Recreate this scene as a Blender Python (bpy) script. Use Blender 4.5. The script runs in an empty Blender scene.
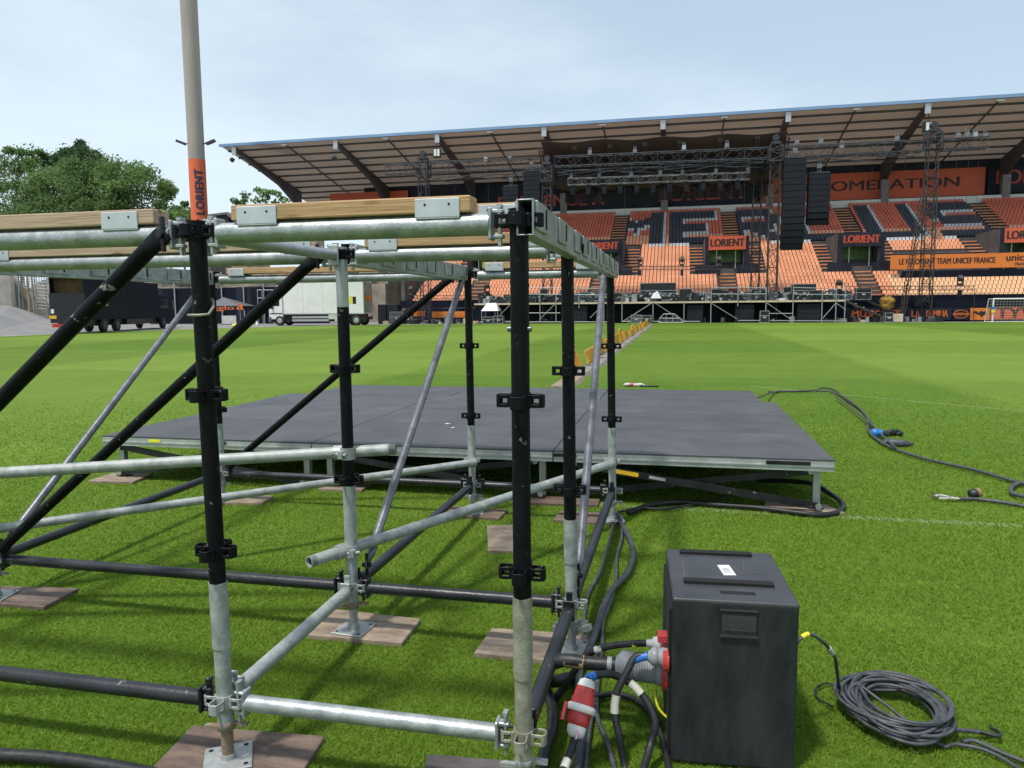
import bpy, bmesh, math, random
import numpy as np
from mathutils import Vector, Matrix
R = random.Random(7)
scene = bpy.context.scene
COL = scene.collection
# ---------------------------------------------------------------- camera, world, sun, exposure
CF, CH = 735.58, 1.4866                       # focal length in pixels of a 1024 wide frame, eye height in metres
CA = Vector((0.97634369, 0.21605833, -0.00847374))
CB = Vector((-0.0137886, 0.10132325, 0.994758))
CD = Vector((-0.21578434, 0.97110885, -0.10190546))
cam = bpy.data.cameras.new('camera'); camo = bpy.data.objects.new('camera', cam); COL.objects.link(camo)
cam.sensor_width = 36; cam.lens = 36 * CF / 1024; cam.clip_start = .05; cam.clip_end = 3000
camo.matrix_world = Matrix(((CA.x, CB.x, -CD.x, 0), (CA.y, CB.y, -CD.y, 0), (CA.z, CB.z, -CD.z, CH), (0, 0, 0, 1)))
scene.camera = camo
SUN = Vector((-.24, -.36, 1)).normalized()    # towards the sun
sun = bpy.data.lights.new('sun', 'SUN'); suno = bpy.data.objects.new('sun', sun); COL.objects.link(suno)
sun.energy = 3.0; sun.angle = math.radians(4.5); sun.color = (1, .95, .87)
suno.rotation_euler = (-SUN).to_track_quat('-Z', 'Y').to_euler(); suno.location = (0, 0, 60)
world = bpy.data.worlds.new('World'); scene.world = world; world.use_nodes = True
wn = world.node_tree.nodes; wl = world.node_tree.links; wn.clear()
wo = wn.new('ShaderNodeOutputWorld'); bg = wn.new('ShaderNodeBackground'); sky = wn.new('ShaderNodeTexSky')
sky.sky_type = 'NISHITA'; sky.sun_disc = False
sky.sun_elevation = math.asin(SUN.z); sky.sun_rotation = math.atan2(SUN.x, SUN.y)
sky.air_density = 1.0; sky.dust_density = 1.2; sky.ozone_density = .6
# thin summer cloud: noise over the sky direction, thicker towards the west (left)
tc = wn.new('ShaderNodeTexCoord'); mp = wn.new('ShaderNodeMapping'); mp.inputs['Scale'].default_value = (1.0, 1.0, 3.2)
mp.inputs['Rotation'].default_value = (0.1, 0.12, 0.3)
nz = wn.new('ShaderNodeTexNoise'); nz.inputs['Scale'].default_value = 1.7; nz.inputs['Detail'].default_value = 7; nz.inputs['Roughness'].default_value = .55
sx = wn.new('ShaderNodeSeparateXYZ')
gx = wn.new('ShaderNodeMapRange'); gx.inputs['From Min'].default_value = .35; gx.inputs['From Max'].default_value = -.72; gx.inputs['To Min'].default_value = -.20; gx.inputs['To Max'].default_value = .20
gz = wn.new('ShaderNodeMapRange'); gz.inputs['From Min'].default_value = 0; gz.inputs['From Max'].default_value = .42; gz.inputs['To Min'].default_value = .22; gz.inputs['To Max'].default_value = -.16
a1 = wn.new('ShaderNodeMath'); a2 = wn.new('ShaderNodeMath')
rp = wn.new('ShaderNodeMapRange'); rp.interpolation_type = 'SMOOTHSTEP'
rp.inputs['From Min'].default_value = .32; rp.inputs['From Max'].default_value = .86; rp.inputs['To Min'].default_value = .50; rp.inputs['To Max'].default_value = .97
cm = wn.new('ShaderNodeMix'); cm.data_type = 'RGBA'; cm.inputs[7].default_value = (5.7, 6.75, 7.45, 1)
wl.new(tc.outputs['Generated'], mp.inputs[0]); wl.new(mp.outputs[0], nz.inputs['Vector']); wl.new(tc.outputs['Generated'], sx.inputs[0])
wl.new(sx.outputs[0], gx.inputs[0]); wl.new(sx.outputs[2], gz.inputs[0])
wl.new(nz.outputs[0], a1.inputs[0]); wl.new(gx.outputs[0], a1.inputs[1]); wl.new(a1.outputs[0], a2.inputs[0]); wl.new(gz.outputs[0], a2.inputs[1])
wl.new(a2.outputs[0], rp.inputs[0]); wl.new(rp.outputs[0], cm.inputs[0]); wl.new(sky.outputs[0], cm.inputs[6]); wl.new(cm.outputs[2], bg.inputs[0])
bg.inputs[1].default_value = .112; wl.new(bg.outputs[0], wo.inputs[0])
vs = scene.view_settings; vs.view_transform = 'Standard'; vs.look = 'None'; vs.gamma = 1; vs.use_curve_mapping = False; vs.exposure = .35
scene.cycles.max_bounces = 6; scene.cycles.diffuse_bounces = 3; scene.cycles.glossy_bounces = 2; scene.cycles.transmission_bounces = 3; scene.cycles.transparent_max_bounces = 6
scene.cycles.use_denoising = True

# ---------------------------------------------------------------- helpers
def ray(px, py): return CD + CA * ((px - 512) / CF) - CB * ((py - 384) / CF)
def W(px, py, Y):                             # the point of the place seen at a photo position, at distance Y up the pitch
    r = ray(px, py); t = Y / r.y; return Vector((r.x * t, r.y * t, CH + r.z * t))
def G(px, py, z=0.0):                         # the same on a level plane
    r = ray(px, py); t = (z - CH) / r.z; return Vector((r.x * t, r.y * t, z))
class MB:
    def __init__(s): s.v = []; s.f = []; s.m = []; s.s = []
    def add(s, vs, fs, m=0, smooth=False):
        o = len(s.v); s.v += [tuple(v) for v in vs]
        for f in fs: s.f.append(tuple(i + o for i in f)); s.m.append(m); s.s.append(smooth)
        return s
    def box(s, x0, y0, z0, x1, y1, z1, m=0):
        return s.add([(x0,y0,z0),(x1,y0,z0),(x1,y1,z0),(x0,y1,z0),(x0,y0,z1),(x1,y0,z1),(x1,y1,z1),(x0,y1,z1)],
              [(0,3,2,1),(4,5,6,7),(0,1,5,4),(1,2,6,5),(2,3,7,6),(3,0,4,7)], m)
    def obox(s, c, sx, sy, sz, ax=None, m=0):     # oriented box: centre, sizes, three axes
        ax = ax or (Vector((1,0,0)), Vector((0,1,0)), Vector((0,0,1))); c = Vector(c); P = []
        for k in (-.5, .5):
            for i, j in ((-.5,-.5),(.5,-.5),(.5,.5),(-.5,.5)): P.append(c + ax[0]*(i*sx) + ax[1]*(j*sy) + ax[2]*(k*sz))
        return s.add(P, [(0,3,2,1),(4,5,6,7),(0,1,5,4),(1,2,6,5),(2,3,7,6),(3,0,4,7)], m)
    def beam(s, p0, p1, w, h, m=0, up=Vector((0,0,1))):   # rectangular bar from p0 to p1
        p0 = Vector(p0); p1 = Vector(p1); x = (p1 - p0); L = x.length
        if L < 1e-6: return s
        x = x / L; y = up.cross(x)
        if y.length < 1e-3: y = Vector((0,1,0)).cross(x)
        y.normalize(); z = x.cross(y); return s.obox((p0+p1)/2, L, w, h, (x, y, z), m)
    def tube(s, p0, p1, r, n=12, m=0, r1=None, cap=True):
        p0 = Vector(p0); p1 = Vector(p1); d = (p1 - p0)
        if d.length < 1e-6: return s
        d.normalize(); u = d.orthogonal().normalized(); w = d.cross(u); r1 = r if r1 is None else r1
        P = []
        for q, rr in ((p0, r), (p1, r1)):
            for i in range(n): a = 2*math.pi*i/n; P.append(q + (u*math.cos(a) + w*math.sin(a))*rr)
        s.add(P, [(i, (i+1) % n, n+(i+1) % n, n+i) for i in range(n)], m, True)
        if cap: s.add(P, [tuple(range(n-1, -1, -1)), tuple(range(n, 2*n))], m)
        return s
    def ring(s, c, d, r0, r1, h, n=16, m=0):      # a pipe end: hollow cylinder
        c = Vector(c); d = Vector(d).normalized(); u = d.orthogonal().normalized(); w = d.cross(u); P = []
        for rr, k in ((r1, 0), (r1, h), (r0, h), (r0, 0)):
            for i in range(n): a = 2*math.pi*i/n; P.append(c + d*k + (u*math.cos(a) + w*math.sin(a))*rr)
        F = []
        for b in range(4):
            for i in range(n): F.append((b*n+i, b*n+(i+1) % n, ((b+1) % 4)*n+(i+1) % n, ((b+1) % 4)*n+i))
        return s.add(P, F, m, False)
    def path(s, pts, r, n=8, m=0):
        pts = [Vector(p) for p in pts]; T = []
        for i in range(len(pts)): T.append((pts[min(i+1, len(pts)-1)] - pts[max(i-1, 0)]).normalized())
        u = T[0].orthogonal().normalized(); P = []
        for i, p in enumerate(pts):
            u = (u - T[i]*u.dot(T[i])); u = u.normalized() if u.length > 1e-5 else T[i].orthogonal().normalized()
            w = T[i].cross(u); rr = r[i] if isinstance(r, (list, tuple)) else r
            for k in range(n): a = 2*math.pi*k/n; P.append(p + (u*math.cos(a) + w*math.sin(a))*rr)
        F = [(i*n+k, i*n+(k+1) % n, (i+1)*n+(k+1) % n, (i+1)*n+k) for i in range(len(pts)-1) for k in range(n)]
        s.add(P, F, m, True); N = len(pts)
        return s.add(P[:n] + P[-n:], [tuple(range(n-1, -1, -1)), tuple(range(n, 2*n))], m)
    def prism(s, poly, vec, m=0):
        n = len(poly); P = [Vector(p) for p in poly]; Q = [p + Vector(vec) for p in P]
        return s.add(P + Q, [tuple(range(n-1, -1, -1)), tuple(range(n, 2*n))] + [(i, (i+1) % n, n+(i+1) % n, n+i) for i in range(n)], m)
    def lathe(s, p0, d, prof, n=16, m=0):        # profile [(along, radius)] about an axis
        p0 = Vector(p0); d = Vector(d).normalized(); u = d.orthogonal().normalized(); w = d.cross(u); P = []
        for k, rr in prof:
            for i in range(n): a = 2*math.pi*i/n; P.append(p0 + d*k + (u*math.cos(a) + w*math.sin(a))*rr)
        F = [(b*n+i, b*n+(i+1) % n, (b+1)*n+(i+1) % n, (b+1)*n+i) for b in range(len(prof)-1) for i in range(n)]
        s.add(P, F, m, True)
        return s.add(P[:n] + P[-n:], [tuple(range(n-1, -1, -1)), tuple(range(n, 2*n))], m)
    def build(s, name, mats, parent=None):
        me = bpy.data.meshes.new(name); org = Vector((0,0,0)); q = parent
        while q is not None: org += q.location; q = q.parent
        me.from_pydata([(x-org.x, y-org.y, z-org.z) for x, y, z in s.v], [], s.f)
        for mt in (mats if isinstance(mats, (list, tuple)) else [mats]): me.materials.append(mt)
        me.polygons.foreach_set('material_index', s.m); me.polygons.foreach_set('use_smooth', s.s); me.update()
        o = bpy.data.objects.new(name, me); COL.objects.link(o)
        if parent is not None: o.parent = parent
        return o
def bevel(o, w, seg=2):
    b = o.modifiers.new('bevel', 'BEVEL'); b.width = w; b.segments = seg; b.limit_method = 'ANGLE'; b.angle_limit = .7; return o
def tag(o, label=None, cat=None, group=None, kind=None):
    if label: o['label'] = label
    if cat: o['category'] = cat
    if group: o['group'] = group
    if kind: o['kind'] = kind
    return o
def thing(name, label, cat, loc, group=None):
    o = bpy.data.objects.new(name, None); COL.objects.link(o); o.location = loc; o.empty_display_size = .2
    return tag(o, label, cat, group)
def spline(pts, k=8):                          # Catmull-Rom through points
    P = [Vector(p) for p in pts]; P = [P[0]*2-P[1]] + P + [P[-1]*2-P[-2]]; out = []
    for i in range(1, len(P)-2):
        for j in range(k):
            t = j/k; a, b, c, d = P[i-1], P[i], P[i+1], P[i+2]
            out.append(.5*((2*b) + (c-a)*t + (2*a-5*b+4*c-d)*t*t + (3*b-a-3*c+d)*t*t*t))
    return out + [P[-2]]
def text_data(body, size, ax='CENTER', spacing=1.0):
    cu = bpy.data.curves.new('lettering', 'FONT'); cu.body = body; cu.size = size; cu.align_x = ax; cu.align_y = 'CENTER'; cu.space_character = spacing
    o = bpy.data.objects.new('tmp_lettering', cu); COL.objects.link(o); bpy.context.view_layer.update()
    me = o.to_mesh(); vs = [tuple(v.co) for v in me.vertices]; fs = [tuple(p.vertices) for p in me.polygons]
    o.to_mesh_clear(); bpy.data.objects.remove(o); bpy.data.curves.remove(cu); return vs, fs
def lettering(body, size, c, ex, ey, mat, parent, ax='CENTER', width=None, bold=0.0, name='lettering', t=.02):
    vs, fs = text_data(body, size, ax); c = Vector(c); ex = Vector(ex).normalized(); ey = Vector(ey).normalized(); en = ex.cross(ey)
    k = 1.0
    if width:
        xs = [v[0] for v in vs]; k = width/(max(xs)-min(xs))
    mb = MB(); P = [c + ex*(v[0]*k) + ey*v[1] for v in vs]; mb.add(P, fs)
    if bold:
        for dx in (-bold, bold): mb.add([p + ex*dx + en*.002*(1 if dx > 0 else 2) for p in P], fs)
    return mb.build(name, mat, parent)
# ---------------------------------------------------------------- materials
def mat(name, col, rough=.6, metal=0.0, var=.12, scale=6.0, bump=0.0, bscale=40.0, spec=.5, col2=None, stretch=(1,1,1), coat=0.0):
    m = bpy.data.materials.new(name); m.use_nodes = True; nt = m.node_tree; N = nt.nodes; L = nt.links; b = N['Principled BSDF']
    b.inputs['Roughness'].default_value = rough; b.inputs['Metallic'].default_value = metal; b.inputs['Specular IOR Level'].default_value = spec
    if coat: b.inputs['Coat Weight'].default_value = coat
    t = N.new('ShaderNodeTexCoord'); mpn = N.new('ShaderNodeMapping'); mpn.inputs['Scale'].default_value = stretch
    n = N.new('ShaderNodeTexNoise'); n.inputs['Scale'].default_value = scale; n.inputs['Detail'].default_value = 5; n.inputs['Roughness'].default_value = .65
    L.new(t.outputs['Object'], mpn.inputs[0]); L.new(mpn.outputs[0], n.inputs['Vector'])
    c2 = col2 or tuple(max(0, x*(1-2.2*var)) for x in col); c1 = col if col2 else tuple(min(1, x*(1+var)) for x in col)
    r = N.new('ShaderNodeValToRGB'); r.color_ramp.elements[0].position = .32; r.color_ramp.elements[1].position = .68
    r.color_ramp.elements[0].color = (*c2, 1); r.color_ramp.elements[1].color = (*c1, 1)
    L.new(n.outputs[0], r.inputs[0]); L.new(r.outputs[0], b.inputs['Base Color'])
    rm = N.new('ShaderNodeMapRange'); rm.inputs['To Min'].default_value = max(0, rough-.12); rm.inputs['To Max'].default_value = min(1, rough+.12)
    L.new(n.outputs[0], rm.inputs[0]); L.new(rm.outputs[0], b.inputs['Roughness'])
    if bump:
        n2 = N.new('ShaderNodeTexNoise'); n2.inputs['Scale'].default_value = bscale; n2.inputs['Detail'].default_value = 4
        L.new(mpn.outputs[0], n2.inputs['Vector']); bp = N.new('ShaderNodeBump'); bp.inputs['Strength'].default_value = bump; bp.inputs['Distance'].default_value = .01
        L.new(n2.outputs[0], bp.inputs['Height']); L.new(bp.outputs[0], b.inputs['Normal'])
    return m
def chipped(name, col, chip, rough, metal_chip=.6, amount=.30, scale=22.0, spec=.5):   # paint worn through in specks
    m = mat(name, col, rough, 0, .25, 5, .15, 60, spec); N = m.node_tree.nodes; L = m.node_tree.links; b = N['Principled BSDF']
    base = b.inputs['Base Color'].links[0].from_socket
    t = N.new('ShaderNodeTexCoord'); n = N.new('ShaderNodeTexNoise'); n.inputs['Scale'].default_value = scale; n.inputs['Detail'].default_value = 6; n.inputs['Roughness'].default_value = .7
    L.new(t.outputs['Object'], n.inputs['Vector']); r = N.new('ShaderNodeValToRGB'); r.color_ramp.elements[0].position = amount; r.color_ramp.elements[1].position = amount + .03
    r.color_ramp.elements[0].color = (1,1,1,1); r.color_ramp.elements[1].color = (0,0,0,1); L.new(n.outputs[0], r.inputs[0])
    mx = N.new('ShaderNodeMix'); mx.data_type = 'RGBA'; L.new(r.outputs[0], mx.inputs[0]); L.new(base, mx.inputs[6]); mx.inputs[7].default_value = (*chip, 1); L.new(mx.outputs[2], b.inputs['Base Color'])
    return m
M = {}
M['black_paint'] = chipped('black_paint', (.006,.0065,.009), (.22,.21,.20), .5, amount=.325, spec=.14)
M['black_tube'] = chipped('black_tube', (.020,.021,.027), (.22,.21,.20), .38, amount=.325, spec=.45)
M['galv'] = mat('galvanised_steel', (.50,.52,.53), .42, .75, .12, 14, .12, 90, col2=(.36,.38,.39))
M['galv_bright'] = mat('bright_galvanised_steel', (.46,.49,.49), .45, .55, .1, 16, .15, 90, col2=(.25,.275,.275))
M['galv_pale'] = mat('weathered_galvanised_steel', (.44,.465,.45), .58, .3, .1, 18, .15, 90, col2=(.235,.26,.25))
M['galv_dirty'] = mat('muddy_galvanised_steel', (.39,.38,.31), .62, .3, .1, 16, .2, 90, col2=(.21,.20,.15))
M['grey_tube'] = mat('worn_grey_steel', (.16,.165,.185), .38, .4, .2, 12, .1, 60)
M['rust'] = mat('rusty_steel', (.22,.13,.07), .8, .2, .25, 30, .4, 80, col2=(.30,.27,.22))
M['plate'] = mat('zinc_plate', (.46,.48,.475), .5, .5, .1, 20, .15, 60, col2=(.28,.29,.275))
def wood(name, c1, c2, sc=(1.2, 30, 30)):
    m = mat(name, c1, .75, 0, .2, 2.2, .25, 6, .25, c2, sc); N = m.node_tree.nodes; L = m.node_tree.links; b = N['Principled BSDF']; base = b.inputs['Base Color'].links[0].from_socket
    t = N.new('ShaderNodeTexCoord'); q = N.new('ShaderNodeMapping'); q.inputs['Scale'].default_value = (4.5, 16, 16); L.new(t.outputs['Object'], q.inputs[0])
    v = N.new('ShaderNodeTexVoronoi'); v.inputs['Scale'].default_value = 1.0; L.new(q.outputs[0], v.inputs['Vector'])
    r = N.new('ShaderNodeValToRGB'); e = r.color_ramp.elements; e[0].position = .09; e[0].color = (.75,.75,.75,1); e[1].position = .20; e[1].color = (0,0,0,1); L.new(v.outputs['Distance'], r.inputs[0])
    n = N.new('ShaderNodeTexNoise'); n.inputs['Scale'].default_value = 3.0; n.inputs['Detail'].default_value = 6; L.new(t.outputs['Object'], n.inputs['Vector']); r2 = N.new('ShaderNodeValToRGB'); r2.color_ramp.elements[0].position = .45; r2.color_ramp.elements[1].position = .72; r2.color_ramp.elements[1].color = (.45,.45,.45,1); L.new(n.outputs[0], r2.inputs[0])
    x0 = N.new('ShaderNodeMix'); x0.data_type = 'RGBA'; L.new(r2.outputs[0], x0.inputs[0]); L.new(base, x0.inputs[6]); x0.inputs[7].default_value = (.22,.165,.12,1)
    x = N.new('ShaderNodeMix'); x.data_type = 'RGBA'; L.new(r.outputs[0], x.inputs[0]); L.new(x0.outputs[2], x.inputs[6]); x.inputs[7].default_value = (.13,.07,.03,1); L.new(x.outputs[2], b.inputs['Base Color']); return m
M['joist'] = wood('timber_joist', (.56,.36,.19), (.40,.245,.12))
M['joist_grey'] = wood('weathered_timber_joist', (.54,.40,.285), (.38,.275,.19))
M['ply'] = mat('film_faced_plywood', (.215,.155,.115), .6, 0, .2, 7, .3, 60, .3, (.085,.062,.052), (1, 3, 1))
M['ply_pale'] = mat('worn_plywood', (.37,.295,.22), .7, 0, .2, 7, .3, 60, .3, (.16,.118,.09), (1, 4, 1))
M['ply_dark'] = mat('dark_plywood', (.10,.085,.085), .6, 0, .2, 6, .3, 60)
M['deck_top'] = mat('stage_deck_top', (.092,.093,.101), .6, 0, .1, 2.3, .25, 240, .4, (.056,.057,.064))
def panel_tone(m, lo, hi):                    # every panel a little lighter or darker, with dusty scuffs
    N = m.node_tree.nodes; L = m.node_tree.links; b = N['Principled BSDF']; base = b.inputs['Base Color'].links[0].from_socket
    oi = N.new('ShaderNodeObjectInfo'); mr = N.new('ShaderNodeMapRange'); mr.inputs['To Min'].default_value = lo; mr.inputs['To Max'].default_value = hi; L.new(oi.outputs['Random'], mr.inputs[0])
    vm = N.new('ShaderNodeVectorMath'); vm.operation = 'SCALE'; L.new(base, vm.inputs[0]); L.new(mr.outputs[0], vm.inputs['Scale'])
    t = N.new('ShaderNodeTexCoord'); q = N.new('ShaderNodeMapping'); q.inputs['Scale'].default_value = (.9, 7, 1); q.inputs['Rotation'].default_value = (0,0,.5); L.new(t.outputs['Object'], q.inputs[0]); n = N.new('ShaderNodeTexNoise'); n.inputs['Scale'].default_value = 2.2; n.inputs['Detail'].default_value = 8; n.inputs['Roughness'].default_value = .75; L.new(q.outputs[0], n.inputs['Vector'])
    r = N.new('ShaderNodeValToRGB'); r.color_ramp.elements[0].position = .60; r.color_ramp.elements[1].position = .78; r.color_ramp.elements[1].color = (.5,.5,.5,1); L.new(n.outputs[0], r.inputs[0])
    x = N.new('ShaderNodeMix'); x.data_type = 'RGBA'; L.new(r.outputs[0], x.inputs[0]); L.new(vm.outputs[0], x.inputs[6]); x.inputs[7].default_value = (.19,.18,.165,1); L.new(x.outputs[2], b.inputs['Base Color'])
panel_tone(M['deck_top'], .82, 1.14)
M['alu'] = mat('aluminium_profile', (.55,.57,.57), .4, .5, .08, 8, .05, 30, col2=(.40,.42,.42))
M['black_steel'] = mat('black_steel', (.022,.023,.027), .4, .2, .3, 8, .1, 40)
M['rubber'] = mat('black_rubber', (.020,.021,.023), .48, 0, .35, 20, .15, 90, .45)
M['rubber_grey'] = mat('dusty_grey_rubber', (.070,.074,.085), .5, 0, .3, 25, .1, 90, .5)
M['pvc_red'] = mat('red_plastic', (.52,.045,.045), .35, 0, .12, 20)
M['pvc_white'] = mat('white_plastic', (.72,.71,.66), .4, 0, .08, 20)
M['pvc_grey'] = mat('grey_plastic', (.27,.28,.30), .45, 0, .1, 16)
M['blue_tape'] = mat('blue_tape', (.03,.16,.55), .4)
M['blue_plastic'] = mat('blue_plastic', (.03,.20,.55), .4)
M['yellow_tape'] = mat('yellow_tape', (.75,.72,.04), .5)
M['white_tape'] = mat('white_tape', (.55,.54,.48), .6)
M['brown_tape'] = mat('brown_tape', (.30,.19,.09), .5)
M['box_black'] = mat('black_moulded_plastic', (.030,.033,.038), .52, 0, .35, 5, .10, 120, .4, (.012,.0135,.017), (2.2,2.2,.8))
M['box_lid'] = mat('dusty_skylit_black_lid', (.054,.057,.063), .46, 0, .3, 6, .10, 160, .45, (.030,.032,.037))  # lighter than the shell: sky light on top put into colour, plus dust
M['box_dust'] = mat('dry_mud_film', (.11,.095,.08), .8, 0, .3, 30)
M['hole'] = mat('dark_recess', (.006,.006,.007), .8)
M['paper'] = mat('paper_label', (.70,.70,.68), .6)
M['wall_concrete'] = mat('pale_concrete', (.66,.57,.47), .85, 0, .12, 1.2, .3, 20)
M['concrete'] = mat('grey_concrete', (.24,.23,.22), .85, 0, .15, 1.5, .2, 20)
M['asphalt'] = mat('asphalt', (.24,.235,.235), .85, 0, .10, .4, .12, 30, .3)
M['kerb'] = mat('kerb_stone', (.52,.47,.38), .8, 0, .1, 2)
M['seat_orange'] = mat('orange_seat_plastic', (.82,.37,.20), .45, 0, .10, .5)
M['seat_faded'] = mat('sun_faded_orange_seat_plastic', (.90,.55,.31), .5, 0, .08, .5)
M['seat_red'] = mat('deep_orange_seat_plastic', (.66,.135,.06), .45, 0, .12, .5)  # orange deepened for the upper rows: roof shade put into the colour
M['seat_black'] = mat('black_seat_plastic', (.030,.034,.055), .5, 0, .2, .5)
M['seat_grey'] = mat('grey_seat_plastic', (.60,.59,.60), .5, 0, .1, .5)
M['tier'] = mat('stained_terrace_concrete', (.11,.10,.10), .9, 0, .2, .6)
M['step'] = mat('orange_step_edge', (.66,.27,.12), .7, 0, .12, 2)
M['roof_under'] = mat('brown_roof_boards', (.47,.38,.315), .8, 0, .10, .25, .2, 3, .3, (.37,.295,.245), (.2, 1.5, 1))
def let_through(m, w):                        # translucency added so that daylight lifts a dark underside
    N = m.node_tree.nodes; L = m.node_tree.links; b = N['Principled BSDF']; o = [n for n in N if n.type == 'OUTPUT_MATERIAL'][0]
    t = N.new('ShaderNodeBsdfTranslucent'); x = N.new('ShaderNodeMixShader'); x.inputs[0].default_value = w; L.new(b.inputs['Base Color'].links[0].from_socket, t.inputs[0]); L.new(b.outputs[0], x.inputs[1]); L.new(t.outputs[0], x.inputs[2]); L.new(x.outputs[0], o.inputs[0])
let_through(M['roof_under'], .13)
M['roof_steel'] = mat('dark_roof_steel', (.085,.078,.085), .6, 0, .2, .5)
M['fascia'] = mat('blue_grey_fascia', (.20,.33,.52), .5, 0, .06, .3)
M['banner_red'] = mat('red_orange_banner', (.62,.11,.045), .6, 0, .08, .4)
M['banner_orange'] = mat('orange_banner', (.72,.20,.03), .55, 0, .06, .4)
M['navy'] = mat('black_hoarding', (.021,.024,.037), .6, 0, .2, .4, spec=.2)
M['navy_lit'] = mat('black_hoarding_panel', (.008,.010,.021), .6, 0, .25, .15, spec=.15)
M['white_paint'] = mat('white_paint', (.76,.76,.73), .45, 0, .05, .6)
M['white_dirty'] = mat('grubby_white_panel', (.55,.54,.50), .5, 0, .12, 1)
M['letter_dark'] = mat('dark_lettering', (.030,.014,.014), .6)
M['letter_red'] = mat('red_lettering', (.50,.07,.03), .6)
M['letter_orange'] = mat('orange_lettering', (.75,.16,.03), .5)
M['letter_navy'] = mat('navy_lettering', (.05,.025,.06), .5)
M['truss_alu'] = mat('truss_aluminium', (.20,.21,.24), .5, .3, .15, 2)
M['truss_black'] = mat('black_truss', (.045,.050,.066), .6, .1, .2, 2)
M['truss_brown'] = mat('dark_truss', (.060,.048,.045), .6, .2, .2, 2)
M['tarp'] = mat('dark_stage_tarpaulin', (.060,.026,.024), .7, 0, .2, .3)
M['pa'] = mat('black_loudspeaker', (.013,.015,.024), .75, 0, .2, 1, spec=.3)
M['case_black'] = mat('black_case_panel', (.011,.012,.016), .5, 0, .3, 1.5)
M['case_grey'] = mat('grey_case_panel', (.085,.09,.10), .55, 0, .2, 1.5)
M['case_blue'] = mat('blue_grey_case_panel', (.045,.06,.09), .55, 0, .2, 1.5)
M['canvas_white'] = mat('white_canvas', (.78,.78,.78), .7, 0, .05, 1)
M['canvas_black'] = mat('black_canvas', (.05,.052,.062), .7, 0, .2, 1)
M['ramp_base'] = mat('dusty_ramp_base', (.26,.235,.21), .7, 0, .3, 3)
M['yellow'] = mat('yellow_plastic', (.66,.33,.025), .5, 0, .15, 3)
M['yellow_sign'] = mat('yellow_sign', (.75,.45,.02), .5)
M['tyre'] = mat('tyre_rubber', (.022,.022,.022), .8)
M['hub'] = mat('wheel_hub', (.45,.43,.40), .5, .3)
M['glass_dark'] = mat('dark_glass', (.02,.025,.03), .08, 0, .1, 1, 0, 1, .6)
M['glass_green'] = mat('green_tinted_doorway', (.22,.46,.12), .5, 0, .4, .5)  # sunlit greenery beyond the doorway, put into a panel colour
M['red_lamp'] = mat('red_lamp_plastic', (.5,.03,.02), .3)
M['beige'] = mat('beige_render', (.34,.29,.22), .9, 0, .25, .35)
M['brick_dark'] = mat('dark_gable', (.05,.048,.052), .8)
M['slate'] = mat('slate_roof', (.17,.165,.17), .8, 0, .15, .8)
M['brown_box'] = mat('brown_interior', (.11,.065,.025), .8, 0, .2, 1)
M['bark'] = mat('bark', (.10,.075,.05), .9, 0, .3, 2)
M['mast'] = mat('mast_concrete', (.40,.36,.31), .7, 0, .12, .5, .2, 8, .4, (.30,.27,.235), (1,1,.15))
M['ply_pink'] = mat('cream_board', (.62,.50,.36), .7)
M['steel_shoe'] = mat('bright_steel_bracket', (.60,.63,.64), .42, .45, .1, 9, .05, 40, col2=(.48,.51,.52))
def leaf_mat(name, c1, c2, trans=.35):
    m = bpy.data.materials.new(name); m.use_nodes = True; N = m.node_tree.nodes; L = m.node_tree.links; N.clear()
    o = N.new('ShaderNodeOutputMaterial'); d = N.new('ShaderNodeBsdfDiffuse'); t = N.new('ShaderNodeBsdfTranslucent'); mx = N.new('ShaderNodeMixShader'); mx.inputs[0].default_value = trans
    at = N.new('ShaderNodeAttribute'); at.attribute_name = 'tint'; r = N.new('ShaderNodeValToRGB')
    r.color_ramp.elements[0].color = (*c1, 1); r.color_ramp.elements[1].color = (*c2, 1)
    L.new(at.outputs['Fac'], r.inputs[0]); L.new(r.outputs[0], d.inputs[0]); L.new(r.outputs[0], t.inputs[0])
    L.new(d.outputs[0], mx.inputs[1]); L.new(t.outputs[0], mx.inputs[2]); L.new(mx.outputs[0], o.inputs[0]); return m
M['leaf'] = leaf_mat('green_leaves', (.085,.145,.060), (.250,.390,.140), .5)
M['leaf_dark'] = leaf_mat('dark_leaves', (.065,.115,.058), (.165,.255,.115), .45)
M['leaf_light'] = leaf_mat('light_leaves', (.10,.17,.06), (.27,.41,.15), .5)
M['blade'] = leaf_mat('grass_blades', (.078,.170,.010), (.315,.455,.070), .45)

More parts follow.
